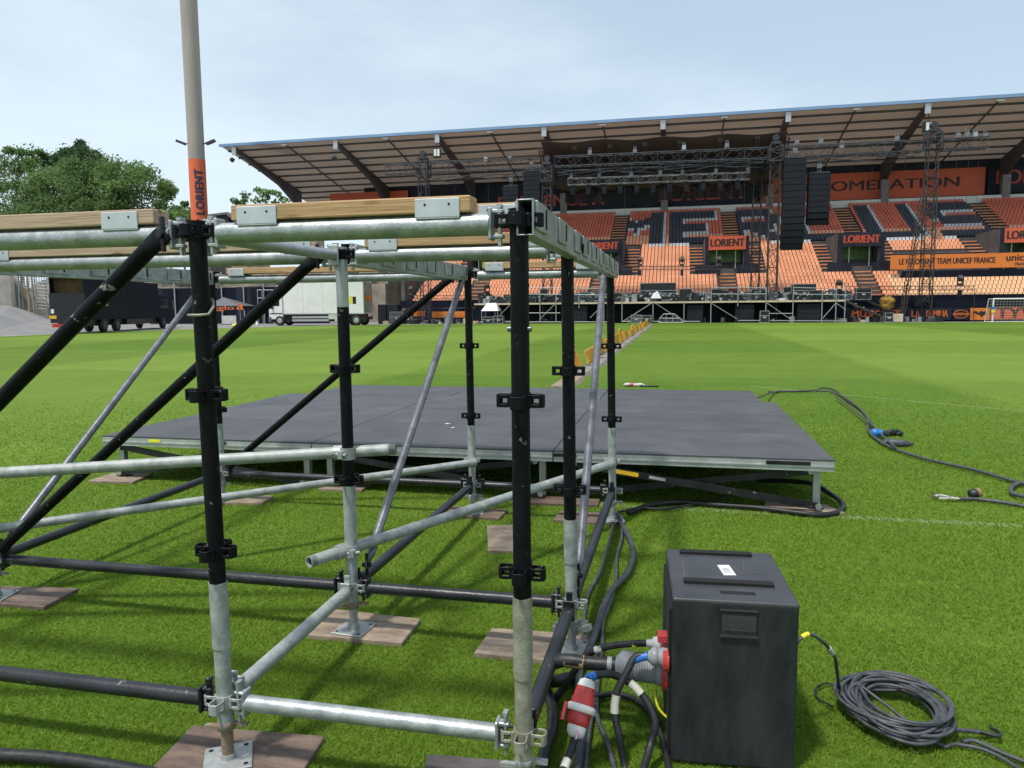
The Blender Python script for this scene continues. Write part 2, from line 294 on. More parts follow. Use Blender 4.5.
# ---------------------------------------------------------------- setting: ground, pitch, grass
def ground_mat():
    m = bpy.data.materials.new('mown_turf'); m.use_nodes = True; N = m.node_tree.nodes; L = m.node_tree.links; b = N['Principled BSDF']
    b.inputs['Roughness'].default_value = .9; b.inputs['Specular IOR Level'].default_value = .15
    g = N.new('ShaderNodeNewGeometry'); sp = N.new('ShaderNodeSeparateXYZ'); L.new(g.outputs['Position'], sp.inputs[0])
    def noise(scale, detail, stretch=(1,1,1)):
        mpn = N.new('ShaderNodeMapping'); mpn.inputs['Scale'].default_value = stretch; L.new(g.outputs['Position'], mpn.inputs[0])
        n = N.new('ShaderNodeTexNoise'); n.inputs['Scale'].default_value = scale; n.inputs['Detail'].default_value = detail; n.inputs['Roughness'].default_value = .7
        L.new(mpn.outputs[0], n.inputs['Vector']); return n.outputs[0]
    def mth(op, a, bb):
        n = N.new('ShaderNodeMath'); n.operation = op
        for i, v in enumerate((a, bb)):
            if isinstance(v, (int, float)): n.inputs[i].default_value = v
            else: L.new(v, n.inputs[i])
        return n.outputs[0]
    def stripes(sock, width, off, amt):       # mowing bands
        s = mth('SINE', mth('MULTIPLY', mth('ADD', sock, off), math.pi/width), 0); return mth('MULTIPLY', mth('MAXIMUM', mth('MINIMUM', mth('MULTIPLY', s, 14.0), 1.0), -1.0), amt)
    v = mth('ADD', mth('MULTIPLY', noise(9, 6), .45), mth('MULTIPLY', noise(.6, 4), .35)); v = mth('ADD', v, mth('MULTIPLY', noise(60, 4), .35))
    v = mth('ADD', v, mth('MULTIPLY', noise(1.0, 3, (.08, .8, 1)), .18))
    v = mth('ADD', v, mth('ADD', stripes(sp.outputs[0], 11.0, -4.8, .085), stripes(sp.outputs[1], 9.0, 2.0, .045)))
    r = N.new('ShaderNodeValToRGB'); e = r.color_ramp.elements; e[0].position = .36; e[0].color = (.052,.116,.007,1); e[1].position = 1.0; e[1].color = (.185,.270,.040,1)
    L.new(v, r.inputs[0])
    # worn white lines
    def line(sock, at, w): return mth('LESS_THAN', mth('ABSOLUTE', mth('SUBTRACT', sock, at), 0), w)
    ln = mth('MULTIPLY', line(sp.outputs[1], 5.47, .042), mth('GREATER_THAN', sp.outputs[0], -1.5)); ln = mth('MAXIMUM', ln, mth('MULTIPLY', mth('MULTIPLY', line(mth('ADD', mth('MULTIPLY', sp.outputs[0], .648), mth('MULTIPLY', sp.outputs[1], .762)), 11.86, .045), mth('GREATER_THAN', sp.outputs[0], 1.4)), .6))
    ln = mth('MULTIPLY', ln, mth('MULTIPLY', noise(14, 4), .46))
    mx = N.new('ShaderNodeMix'); mx.data_type = 'RGBA'; L.new(ln, mx.inputs[0]); L.new(r.outputs[0], mx.inputs[6]); mx.inputs[7].default_value = (.52,.56,.45,1)
    L.new(mx.outputs[2], b.inputs['Base Color'])
    bp = N.new('ShaderNodeBump'); bp.inputs['Strength'].default_value = .55; bp.inputs['Distance'].default_value = .03; L.new(noise(45, 5), bp.inputs['Height']); L.new(bp.outputs[0], b.inputs['Normal'])
    return m
M['turf'] = ground_mat()
tag(MB().add([(-900,-400,-.012),(900,-400,-.012),(900,1500,-.012),(-900,1500,-.012)], [(0,1,2,3)]).build('ground', M['asphalt']), kind='structure', label='grey asphalt ground around the pitch')
PITCH = [(-41.2,-40), (60,-40), (60,70.2), (20,70.4), (-5,72.4), (-20,71.0), (-28,68.6), (-33,66.3), (-36.4,61.3), (-42.2,47.5), (-41.6,40)]
tag(MB().add([(x,y,0) for x, y in PITCH], [tuple(range(len(PITCH)))]).build('pitch', M['turf']), kind='structure', label='mown green football pitch')
kb = MB()
for i in range(6, len(PITCH)-1):
    a = Vector((*PITCH[i], 0)); b = Vector((*PITCH[i+1], 0)); kb.beam(a, b, .35, .05)
kb.beam((-41.6,40,0), (-41.2,-20,0), .35, .05)
tag(kb.build('kerb', M['kerb']), kind='structure', label='pale kerb along the left edge of the pitch')
PADS = [  # name, pixel corners on the ground, thickness, material, label
    ([(152,771),(192,728),(325,739),(296,785)], M['ply'], 'plywood pad under the nearest scaffold foot on the left, bottom of the picture'),
    ([(308,637),(335,611),(421,621),(402,645)], M['ply_pale'], 'plywood pad under the second scaffold foot, behind the nearest one'),
    ([(474,655),(492,630),(592,637),(580,666)], M['ply_pale'], 'plywood pad half hidden behind the muddy scaffold post, under the grey plug'),
    ([(440,515),(452,507),(508,511),(499,520)], M['ply'], 'plywood pad under the far scaffold foot left of the stage cables'),
    ([(553,521),(560,512),(622,515),(616,525)], M['ply'], 'plywood pad under the far scaffold foot where the cables start'),
    ([(-12,604),(2,588),(79,590),(44,609)], M['ply'], 'plywood pad cut by the left edge of the picture'),
    ([(488,552),(487,527),(515,526),(515,552)], M['ply_pale'], 'spare plywood square lying on the grass behind the muddy post'),
    ([(420,785),(428,757),(515,764),(530,790)], M['ply_dark'], 'dark plywood pad under the muddy scaffold foot at the bottom edge'),
    ([(205,504),(222,495),(274,497),(262,504)], M['ply_pale'], 'plywood pad under the far left scaffold foot near the stage deck'),
    ([(88,482),(112,474),(152,475),(133,483)], M['ply_pale'], 'pale pad under the left front corner of the stage deck'),
    ([(764,511),(765,501),(826,506),(845,514)], M['ply_pale'], 'rough wooden board under the right front corner of the stage deck'),
    ([(318,490),(330,483),(372,484),(362,491)], M['ply_pale'], 'pad under the stage deck left of its middle'),
    ([(528,504),(532,497),(600,500),(598,506)], M['ply'], 'pad under the stage deck behind the far right scaffold foot')]
pad_polys = []
for cs, mt, lb in PADS:
    P = [G(x, y, .012) for x, y in cs]; P = [Vector((p.x, p.y, -.002)) for p in P]
    pad_polys.append([(p.x, p.y) for p in P])
    o = tag(MB().prism(P, (0,0,.026)).build('plywood_pad', mt), lb, 'pad', 'plywood pads on the grass'); bevel(o, .003, 1)
def inside(poly, x, y):
    res = np.zeros(x.shape, bool); n = len(poly); j = n-1
    for i in range(n):
        xi, yi = poly[i]; xj, yj = poly[j]
        res ^= ((yi > y) != (yj > y)) & (x < (xj-xi)*(y-yi)/(yj-yi+1e-12)+xi); j = i
    return res
def grass():
    rng = np.random.default_rng(3); N = 850000
    th = rng.uniform(-.72, .72, N) - .2187 * -1.0; d = np.exp(rng.uniform(math.log(1.25), math.log(15), N))
    ang = math.pi/2 + .2187 + rng.uniform(-.74, .74, N); x = np.cos(ang)*d; y = np.sin(ang)*d
    keep = rng.random(N) < np.clip((15-d)/10, 0, 1)
    for p in pad_polys: keep &= ~inside(p, x, y)
    x = x[keep]; y = y[keep]; d = d[keep]; n = len(x)
    # patches: longer and shorter turf
    f = .5 + .25*np.sin(x*3.1+1.3*np.sin(y*2.3)) + .25*np.sin(y*4.3+1.1*np.sin(x*5.2))
    h = (.009 + .011*rng.random(n))*(.8+.4*f); w = (.0011 + .0011*rng.random(n))*np.maximum(1, d/2.6)
    a = rng.uniform(0, 2*math.pi, n); lx = np.cos(a); ly = np.sin(a); b = rng.uniform(0, 2*math.pi, n); lean = h*rng.uniform(.5, 1.6, n)
    V = np.zeros((n, 3, 3)); V[:, 0] = np.stack([x-lx*w, y-ly*w, np.zeros(n)], 1); V[:, 1] = np.stack([x+lx*w, y+ly*w, np.zeros(n)], 1)
    V[:, 2] = np.stack([x+np.cos(b)*lean, y+np.sin(b)*lean, h], 1)
    t = np.clip(.46 + .14*(f-.5) + .18*rng.standard_normal(n) + .16*((x > 4.6) & (y > 8)), 0, 1); dry = rng.random(n) < .02; t = np.where(dry, np.clip(t+.4, 0, 1), t)
    for px, py, rr_, am in ((650,546,.10,.45),(655,560,.08,.4),(530,470,.35,.3),(880,620,.2,.25),(900,585,.15,.2),(445,505,.5,.3),(700,590,.12,.25),(120,640,.2,.2),(980,640,.25,.25),(870,455,.3,.3)):
        q = G(px, py); t = np.clip(t + am*np.exp(-(((x-q.x)/rr_)**2 + ((y-q.y)/(rr_*.6))**2)), 0, 1)
    ln = (np.abs(y-5.47) < .05) & (x > -1.5) & (rng.random(n) < .0)
    me = bpy.data.meshes.new('grass'); me.vertices.add(3*n); me.vertices.foreach_set('co', V.ravel()); me.loops.add(3*n)
    me.loops.foreach_set('vertex_index', np.arange(3*n, dtype=np.int32)); me.polygons.add(n)
    me.polygons.foreach_set('loop_start', np.arange(0, 3*n, 3, dtype=np.int32)); me.update()
    at = me.attributes.new('tint', 'FLOAT', 'FACE'); at.data.foreach_set('value', t.astype(np.float32))
    me.materials.append(M['blade']); o = bpy.data.objects.new('grass', me); COL.objects.link(o)
    tag(o, 'short green mown grass of the near pitch', 'grass', kind='stuff')
grass()
# ---------------------------------------------------------------- the scaffold platform in front
Y0, Y1, Y2 = 2.018, 3.018, 5.018; Z0 = .228
ROWY = {'A':Y0,'B':Y0,'C':Y1,'D':Y1,'E':Y2,'F':Y2,'G':Y2,'H':Y1,'I':Y0}
def lean(name, lo, hi):
    Y = ROWY[name]; a = W(*lo, Y); b = W(*hi, Y); k = (b.x-a.x)/(b.z-a.z); return lambda z: Vector((a.x + k*(z-a.z), Y, z))
POST = {'A':lean('A',(227,735),(197,232)), 'B':lean('B',(523.7,735),(519,223)), 'C':lean('C',(353,600),(341.5,265)),
        'D':lean('D',(571.2,603),(567.6,290)), 'E':lean('E',(472.5,483),(468,290)), 'F':lean('F',(612.5,490),(610.5,300)), 'G':lean('G',(221.8,475),(212.5,300)),
        'H':lambda z: Vector((-3.42, Y1, z)), 'I':lambda z: Vector((-3.42, Y0, z))}
ZK = [Z0 + .5*k for k in range(4)]
scaf = thing('scaffold_platform', 'black and galvanised scaffold platform frame with timber joists standing on plywood pads', 'scaffold', (-1.4, 3.0, 0))
def collar(c, mt, par):
    mb = MB(); c = Vector(c); mb.tube(c-Vector((0,0,.026)), c+Vector((0,0,.026)), .0365, 16)
    up = Vector((0,0,1))
    for d, s in ((Vector((1,0,0)),Vector((0,1,0))),(Vector((-1,0,0)),Vector((0,1,0))),(Vector((0,1,0)),Vector((1,0,0))),(Vector((0,-1,0)),Vector((1,0,0)))):
        for sg in (-1, 1):
            sd = s*sg; mb.beam(c + d*.030 + sd*.017, c + d*.042 + sd*.020, .0055, .0435)
            for zz in (-.0155, .0155): mb.beam(c + d*.042 + sd*.020 + up*zz, c + d*.069 + sd*.0205 + up*zz, .0055, .0125)
        O_ = [(.067,.0232),(.0745,.0215),(.0805,.0165),(.0832,.008),(.0835,0)]; I_ = [(.067,.0178),(.0725,.0168),(.0762,.0130),(.0778,.0065),(.078,0)]
        O_ = O_ + [(u, -v) for u, v in O_[-2::-1]]; I_ = I_ + [(u, -v) for u, v in I_[-2::-1]]; n = len(O_); P = [c + d*u + s*v + up*z for z in (-.02175, .02175) for L_ in (O_, I_) for u, v in L_]
        F = []
        for i in range(n-1): F += [(i, i+1, 2*n+i+1, 2*n+i), (n+i+1, n+i, 3*n+i, 3*n+i+1), (i+1, i, n+i, n+i+1), (2*n+i, 2*n+i+1, 3*n+i+1, 3*n+i)]
        mb.add(P, F + [(0, 2*n, 3*n, n), (n-1, 2*n-1, 4*n-1, 3*n-1)])
    mb.v = [tuple(c + (Vector(v)-c)*.83) for v in mb.v]
    o = mb.build('collar', mt, par); bevel(o, .0015, 1); return o
def make_post(n, zsplit, up_mat, lo_mat, top_split=None, top=1.76, foot=True):
    P = POST[n]; mb = MB(); mats = [up_mat, lo_mat, M['galv']]
    mb.tube(P(zsplit), P(top_split or top), .0262, 20, 0)
    if top_split: mb.tube(P(top_split), P(top), .0262, 20, 2)
    mb.tube(P(.41), P(zsplit), .0288, 20, 1); mb.tube(P(.145), P(.412), .0255, 20, 1)
    o = mb.build('post', mats, scaf)
    for k, z in enumerate(ZK): collar(P(z), up_mat if z > zsplit else lo_mat, o)
    j = MB(); pr = []
    for i in range(18): pr += [(i*.008, .0175), (i*.008+.004, .0195)]
    j.lathe(P(.03), (0,0,1), pr, 16); j.build('spindle', M['rust'] if n in 'A' else M['plate'], o)
    nb = MB(); nb.lathe(P(.128), (0,0,1), [(0,.022),(.002,.028),(.03,.028),(.034,.024)], 8)
    nb.obox(P(.143)+Vector((.045,.01,.004)), .05, .016, .012); nb.obox(P(.143)-Vector((.045,.01,.004)), .05, .016, .012); nb.build('jack_nut', M['rust'] if n in 'AC' else M['plate'], o)
    b = MB(); an = {'A':.55,'C':-.1,'D':.1}.get(n, .2); ax = (Vector((math.cos(an), math.sin(an), 0)), Vector((-math.sin(an), math.cos(an), 0)), Vector((0,0,1)))
    c = P(.028); b.obox(c, .15, .15, .008, ax); b.tube(c, c+Vector((0,0,.02)), .026, 16)
    for i in (-1, 1):
        for q in (-1, 1): b.tube(c + ax[0]*.055*i + ax[1]*.055*q + Vector((0,0,.002)), c + ax[0]*.055*i + ax[1]*.055*q + Vector((0,0,.0046)), .008, 10, 1)
    bevel(b.build('base_plate', [M['plate'], M['hole']], o), .002, 1); return o
pA = make_post('A', .625, M['black_paint'], M['galv_pale'])
pB = make_post('B', .655, M['black_paint'], M['galv_dirty'])
make_post('C', .70, M['black_paint'], M['galv_pale'], 1.50)
make_post('D', .60, M['black_paint'], M['galv_pale']); make_post('E', .66, M['black_paint'], M['galv_pale'])
make_post('F', .67, M['black_paint'], M['galv_pale']); make_post('G', .62, M['black_paint'], M['galv_pale'])
make_post('H', .62, M['black_paint'], M['galv_pale']); make_post('I', .62, M['black_paint'], M['galv_pale'])
w = MB(); c = POST['A'](1.475)      # bent wire clip round the nearest post
w.path([c+Vector(q)*.82 for q in ((-.04,-.02,.0),(-.03,-.04,0),(.02,-.042,.0),(.042,-.02,.003),(.044,.01,.03),(.03,.03,.05),(.02,.034,.06))], .0042, 8); w.build('wire_clip', M['galv_dirty'], pA)
w = MB(); c = POST['B'](1.43)
for s in (-1, 1): w.tube(c+Vector((.022*s,-.004,0)), c+Vector((.034*s,-.004,0)), .008, 8)
w.build('joint_bolt', M['grey_tube'], pB)
def ledger(p0, p1, mt, head_mat=None, r=.0258, heads=True, pin=.062):
    p0 = Vector(p0); p1 = Vector(p1); d = (p1-p0).normalized(); head_mat = head_mat or mt
    o = MB().tube(p0 + d*.080, p1 - d*.080, r, 20).build('ledger', mt, scaf)
    if heads:
        for p, q in ((p0, d), (p1, -d)):
            s = Vector((0,0,1)).cross(q); up = Vector((0,0,1)); ax = (q, s, up); h = MB()
            h.obox(p + q*.0785, .010, .048, .088, ax); 
            for zz in (.034, -.034): h.obox(p + q*.059 + up*zz, .034, .026, .012, ax)
            bevel(h.build('ledger_head', head_mat, o), .003, 1)
            k = MB(); a = p + q*.050
            k.prism([a + s*-.010 + up*-.062, a + s*.008 + up*-.062, a + s*.013 + up*pin, a + s*-.013 + up*pin], q*.008); k.obox(a + q*.004 + up*(pin+.004), .014, .026, .009, ax)
            k.build('wedge', head_mat, o)
    return o
def between(a, b, k, mt, **kw): return ledger(POST[a](ZK[k]), POST[b](ZK[k]), mt, **kw)
bt, gv, gb = M['black_tube'], M['galv'], M['galv_bright']
between('I','A',0,bt); between('A','B',0,gb); between('H','C',0,bt); between('C','D',0,bt); between('G','E',0,bt); between('E','F',0,bt)
between('A','C',0,M['galv_pale']); between('C','E',0,bt); between('B','D',0,bt); between('D','F',0,bt); between('H','G',0,bt); between('I','H',0,bt)
for a_, b_ in (('I','A'),('A','B'),('H','C'),('C','D'),('G','E'),('E','F')): ledger(POST[a_](1.72), POST[b_](1.72), gb, head_mat=gv, r=.031, pin=.044)
ledger(POST['A'](1.72), POST['C'](1.72), gv, r=.022, pin=.044)
def brace(p0, p1, mt, r=.0275, bolt=True):
    p0 = Vector(p0); p1 = Vector(p1); d = (p1-p0).normalized(); L = (p1-p0).length
    o = MB().tube(p0 + d*.10, p1 - d*.10, r, 16).build('brace', mt, scaf)
    for p, q in ((p0, d), (p1, -d)):
        s = Vector((0,-1,0)) if abs(q.y) < .5 else Vector((1,0,0)); u = s.cross(q).normalized(); h = MB()
        a = p + q*.105; e = p + q*.02      # flattened end: tube squashing into a tongue
        prof = [(a, r, r), (a - q*.03, r*1.15, r*.7), (a - q*.055, r*1.25, .007), (e, r*1.1, .006)]; P = []
        for c, ru, rs in prof:
            for i in range(12): t = 2*math.pi*i/12; P.append(c + u*math.cos(t)*ru + s*math.sin(t)*rs)
        h.add(P, [(b*12+i, b*12+(i+1) % 12, (b+1)*12+(i+1) % 12, (b+1)*12+i) for b in range(3) for i in range(12)] + [tuple(range(36, 48))], 0, True)
        h.build('brace_end', mt, o)
        MB().tube(p + q*.035 - s*.02, p + q*.035 + s*.02, .011, 8).tube(p + q*.035 + Vector((0,0,-.05)), p + q*.035 + Vector((0,0,.055)), .0085, 8).build('pin', M['black_steel'], o)
    return o
def off(n, z, dx=0, dy=0): return POST[n](z) + Vector((dx, dy, 0))
brace(off('A',1.74,-.07,-.03), off('I',.25,.06,-.03), M['black_paint'], .0255)
brace(off('C',1.74,-.07,-.03), off('H',.27,.06,-.03), M['black_paint'], .0255)
brace(off('E',1.74,-.07,-.03), off('G',.27,.06,-.03), M['black_paint'], .0255)
brace(off('G',1.74,.03,-.07), off('H',.30,.03,.06), M['grey_tube'], .021)
brace(off('E',1.74,.0,-.07), off('C',.28,.035,.06), M['grey_tube'], .021)
brace(off('F',1.74,-.035,-.07), off('D',.30,.02,.06), M['grey_tube'], .021)
def loose_tube(p0, p1, mt, r, clamps, mouth=True):
    p0 = Vector(p0); p1 = Vector(p1); d = (p1-p0).normalized(); mb = MB(); mb.tube(p0, p1, r, 18, 0, cap=False)
    for p, q in ((p0, d), (p1, -d)):
        mb.ring(p, q, r*.80, r, .03, 18, 0); mb.lathe(p + q*.012, q, [(0, r*.8), (.012, r*.8)], 14, 1)
    o = mb.build('tube', [mt, M['hole']], scaf)
    for c, side in clamps:
        c = Vector(c); k = MB(); k.ring(c - d*.026, d, r, r+.008, .052, 16)
        pc = POST[side](c.z); k.ring(pc - Vector((0,0,.026)), (0,0,1), .0245, .034, .052, 16); k.beam(c, pc + (c-pc).normalized()*.03, .045, .035); u = Vector((0,0,1))
        sd = (pc-c).cross(u).normalized()
        for s in (-1, 1): k.tube(pc + sd*(.045*s) - (pc-c).normalized()*.025, pc + sd*(.045*s) + (pc-c).normalized()*.03, .009, 8); k.obox(pc + sd*(.045*s), .022, .03, .03)
        k.build('coupler', M['plate'], o)
    return o
p0 = G(0, 473, .765); p1 = W(396, 449, 3.085); d = p1-p0
loose_tube(p0 - d*.35, p1, M['galv_pale'], .0262, [(p0 + d*.86, 'C')])
p0 = G(0, 528.5, .375); p1 = W(476, 462, 4.96); d = p1-p0
loose_tube(p0 - d*.3, p1, M['galv_pale'], .024, [(p1 - d*.012, 'E')])
p0 = G(309, 562, .395); p1 = W(613, 463, 4.955); d = p1-p0
loose_tube(p0, p1, M['galv_pale'], .0262, [(p0 + d*.07, 'C'), (p1 - d*.02, 'F')])
# clamp with no tube on the foot of the second post of the right-hand row
k = MB(); c = POST['D'](.12); k.ring(c - Vector((0,0,.02)), (0,0,1), .029, .038, .04, 14); k.beam(c+Vector((.03,-.01,0)), c+Vector((.085,-.02,.02)), .03, .022); k.obox(c+Vector((-.06,-.01,-.005)), .04, .024, .024); k.build('coupler', M['plate'], scaf)
k = MB(); c = POST['E'](.13); k.ring(c - Vector((0,0,.02)), (0,0,1), .029, .037, .04, 14); k.obox(c+Vector((.06,-.01,.0)), .04, .024, .024); k.obox(c+Vector((-.05,-.01,.02)), .03, .024, .024); k.build('coupler', M['plate'], scaf)
def deck_beam(x, ya, yb, zc=1.733, h=.100, w=.048):
    mb = MB(); t = .005; z0, z1 = zc-h/2, zc+h/2
    mb.box(x-w/2, ya, z0, x-w/2+t, yb, z1); mb.box(x+w/2-t, ya, z0, x+w/2, yb, z1); mb.box(x-w/2+t, ya+.001, z0+.001, x+w/2-t, yb-.001, z0+t); mb.box(x-w/2+t, ya+.001, z1-t, x+w/2-t, yb-.001, z1-.001)
    mb.box(x-w/2+t, ya+.25, z0+t, x+w/2-t, ya+.255, z1-t, 1)
    n = max(3, int((yb-ya)/.29))
    for i in range(n):
        y = ya + .10 + (yb-ya-.2)*i/(n-1)
        for s in (-1, 1):
            mb.box(x+s*(w/2+.004)-.004, y-.08, z0+.018, x+s*(w/2+.004)+.004, y+.08, z1-.003); mb.box(x+s*(w/2+.009)-.002, y+.045, z0+.03, x+s*(w/2+.009)+.002, y+.058, z1-.012, 1)
    return bevel(mb.build('deck_beam', [M['galv_bright'], M['hole']], scaf), .002, 1)
deck_beam(-.402, Y0-.03, Y1-.03); deck_beam(-.402, Y1+.01, Y2-.02); deck_beam(-1.437, Y1+.06, Y2-.05); deck_beam(-3.42, Y1+.06, Y2-.05); deck_beam(-3.42, Y0, Y1-.03)
def joist(x0, x1, y, zc, mt, h=.046, w=.075, brackets=(0, 1), inset=(.02, .03)):
    mb = MB(); mb.box(x0, y-w/2, zc-h/2, x1, y+w/2, zc+h/2); o = bevel(mb.build('joist', mt, scaf), .004, 2)
    for e in brackets:
        a = x0 + inset[0] if e == 0 else x1 - inset[1] - .13; k = MB(); b = a + .13; t = .004
        k.box(a, y-w/2-t, zc-h/2-.012, b, y-w/2-.0003, zc+h/2-.006); k.box(a, y+w/2+.0003, zc-h/2-.012, b, y+w/2+t, zc+h/2-.006); k.box(a+.001, y-w/2-t+.001, zc-h/2-.016, b-.001, y+w/2+t-.001, zc-h/2-.0105)
        for q in (.03, .10): k.tube((a+q, y-w/2-t-.001, zc), (a+q, y-w/2-t-.0005, zc), .0036, 10, 1)
        bevel(k.build('bracket', [M['steel_shoe'], M['hole']], o), .0015, 1)
    return o
jw, jg = M['joist'], M['joist_grey']
joist(-1.293, -.556, Y0+.01, 1.776, jw); joist(-2.42, -1.556, Y0+.01, 1.776, jg, inset=(.02,.055)); joist(-3.33, -2.50, Y0+.01, 1.776, jg)
joist(-1.36, -.47, 3.7, 1.776, jw)
joist(-1.29, -.46, 2.36, 1.80, jw)
joist(-1.31, -.50, Y1+.01, 1.776, jw); joist(-3.3, -1.53, Y1+.01, 1.776, jg)
joist(-1.31, -.50, Y2, 1.785, jw); joist(-3.3, -1.50, Y2, 1.785, jw)
# ---------------------------------------------------------------- low stage deck on scissor legs
DT = .405
deck = thing('stage_deck', 'low black stage deck on scissor legs lying on the grass behind the scaffold', 'stage', (-1.9, 7.5, 0))
xs = [-4.93 + i*(1.115+4.93)/3 for i in range(4)]; ysd = [5.47, 6.57, 7.66, 8.75]
for i in range(3):
    for j in range(3):
        mb = MB(); g = .004; x0, x1, y0, y1 = xs[i]+g, xs[i+1]-g, ysd[j]+g, ysd[j+1]-g
        mb.box(x0, y0, DT-.012, x1, y1, DT, 0); mb.box(x0+.001, y0+.001, DT-.085, x1-.001, y0+.03, DT-.0125, 1); mb.box(x0+.001, y1-.03, DT-.085, x1-.001, y1-.001, DT-.0125, 1)
        mb.box(x0+.0015, y0+.03, DT-.0845, x0+.03, y1-.03, DT-.013, 1); mb.box(x1-.03, y0+.03, DT-.0845, x1-.0015, y1-.03, DT-.013, 1)
        mb.box(x0+.002, y0-.006, DT-.055, x1-.002, y0+.001, DT-.045, 1)
        mb.build('deck_panel', [M['deck_top'], M['alu']], deck)
for x0, x1 in ((-4.62, -2.75), (-2.74, -.87), (-.86, .97)):
    mb = MB(); mb.box(x0, 8.754, DT-.012, x1, 9.86, DT, 0); mb.box(x0+.001, 9.83, DT-.085, x1-.001, 9.859, DT-.0125, 1); mb.box(x1-.03, 8.756, DT-.085, x1-.0015, 9.83, DT-.013, 1); mb.box(x0+.0015, 8.756, DT-.085, x0+.03, 9.83, DT-.013, 1); mb.build('deck_panel', [M['deck_top'], M['alu']], deck)
def scissor(x0, x1, y):                       # crossing flat bars, a short leg at each end
    z0, z1 = .05, DT-.10
    for a, b, dy in (((x0+.10, z1), (x1-.05, z0+.01), 0.0), ((x0+.05, z0+.01), (x1-.10, z1), .05)):
        o = MB().beam((a[0], y+dy, a[1]), (b[0], y+dy, b[1]), .022, .05, 0).build('scissor_arm', M['black_tube'], deck)
        for p in (a, b): MB().tube((p[0], y+dy-.025, p[1]), (p[0], y+dy+.03, p[1]), .022, 10).build('pivot', M['galv'], o)
        if x0 > -1.2 and dy == 0.0:
            q = Vector((a[0], y, a[1])).lerp(Vector((b[0], y, b[1])), .22); dr = (Vector((b[0],0,b[1]))-Vector((a[0],0,a[1]))).normalized()
            MB().obox(q + Vector((0,-.0125,0)), .20, .002, .03, (dr, Vector((0,1,0)), dr.cross(Vector((0,1,0))))).build('warning_sticker', M['yellow_sign'], o)
            q = q + dr*.24; MB().obox(q + Vector((0,-.0125,0)), .12, .002, .022, (dr, Vector((0,1,0)), dr.cross(Vector((0,1,0))))).build('warning_sticker', M['white_tape'], o)
    for x in (x0+.05, x1-.05):
        o = MB().box(x-.025, y+.07, .03, x+.025, y+.12, DT-.09).build('leg', M['alu'], deck); MB().box(x-.05, y+.05, .012, x+.05, y+.14, .034).build('foot', M['black_steel'], o)
for i in range(3):
    for y in (5.50, 7.6, 9.5): scissor(xs[i]+.06, min(xs[i+1]-.05, .92) if y > 9 else xs[i+1]-.05, y)
mb = MB(); mb.box(-4.6, 8.3, .02, .9, 8.5, .14); tag(mb.build('under_deck_beam', M['black_steel'], deck))
p = W(800, 468, 5.9); MB().obox((.93, 6.05, .285), .10, .08, .06).build('lock_lever', M['pvc_red'], deck)
for x0, x1 in ((-4.45,-4.33), (-3.9,-3.7), (-.9,-.72), (.65,.95)):       # scuffs and stickers along the deck edge
    MB().box(x0, 5.4655, DT-.045, x1, 5.467, DT-.018).build('edge_tape', M['yellow_tape'] if x0 < -4.4 else M['black_steel'], deck)
for k, (px, py, lb) in enumerate(((448,424,'larger white paper scrap lying on the black stage deck'),(453,428,'small white paper scrap beside the larger one on the stage deck'))):
    c = G(px, py, DT+.004); a_ = .026 - .010*k; tag(MB().add([(c.x-a_,c.y-.012,c.z),(c.x+a_,c.y-.018,c.z+.004),(c.x+a_*.8,c.y+.018,c.z),(c.x-a_*.7,c.y+.012,c.z+.008)], [(0,1,2,3)]).prism([(c.x-a_*.5,c.y-.01,c.z),(c.x+a_*.2,c.y-.01,c.z),(c.x,c.y+.01,c.z)], (0,0,.006)).build('paper_scrap', M['paper']), lb, 'paper scrap')
# ---------------------------------------------------------------- power distribution box with its connectors
bx0, bx1, by0, by1, bz = -.004, .388, 2.345, 2.835, .566
box = thing('power_box', 'black moulded power distribution box on the grass with plugs in its left side', 'power box', (.2, 2.6, 0))
mb = MB(); mb.box(bx0+.006, by0, .008, bx1, by1, bz-.006); bevel(mb.build('shell', M['box_black'], box), .012, 3)
mb = MB(); mb.box(bx0+.0055, by0-.0006, bz-.022, bx1+.0006, by1+.0006, bz); lid = bevel(mb.build('lid', M['box_lid'], box), .009, 3)
for y, x0, x1 in ((by0+.445, .05, .31), (by0+.145, .045, .335)): MB().box(x0, y-.017, bz-.001, x1, y+.017, bz+.010).build('rubber_strip', M['hole'], lid)
mb = MB(); mb.box(.155, by0+.055, bz-.0005, .265, by0+.080, bz+.0012); bevel(mb.build('hand_slot', M['hole'], lid), .0005, 1)
mb = MB(); mb.obox((.200, by0+.275, bz+.001), .042, .100, .0016, (Vector((.99,.12,0)), Vector((-.12,.99,0)), Vector((0,0,1)))); mb.build('paper_label', M['paper'], lid)
for k in range(4): MB().obox((.201-.001*k, by0+.252+.013*k, bz+.0022), .028-.006*(k % 2), .0035, .0006, (Vector((.99,.12,0)), Vector((-.12,.99,0)), Vector((0,0,1)))).build('label_print', M['case_grey'], lid)
for a, b2 in (((.26,.26),(.27,.37)),((.052,.17),(.055,.40)),((.24,.24),(.30,.25))): MB().beam((a[0],by0+a[1],bz+.0006),(b2[0],by0+b2[1],bz+.0006),.003,.001).build('scratch', M['box_dust'], lid)
h = MB(); h.box(.150, by0-.0042, .455, .262, by0-.0015, .537, 1); h.box(.148, by0-.006, .533, .264, by0-.001, .538); h.box(.148, by0-.010, .449, .264, by0-.001, .456); h.add([(.154,by0-.0045,.460),(.258,by0-.0045,.460),(.258,by0-.0043,.520),(.154,by0-.0043,.520)], [(0,1,2,3)], 0); h.box(.156, by0-.0075, .470, .256, by0-.0046, .474, 0); h.build('recessed_handle', [M['box_lid'], M['hole']], box)
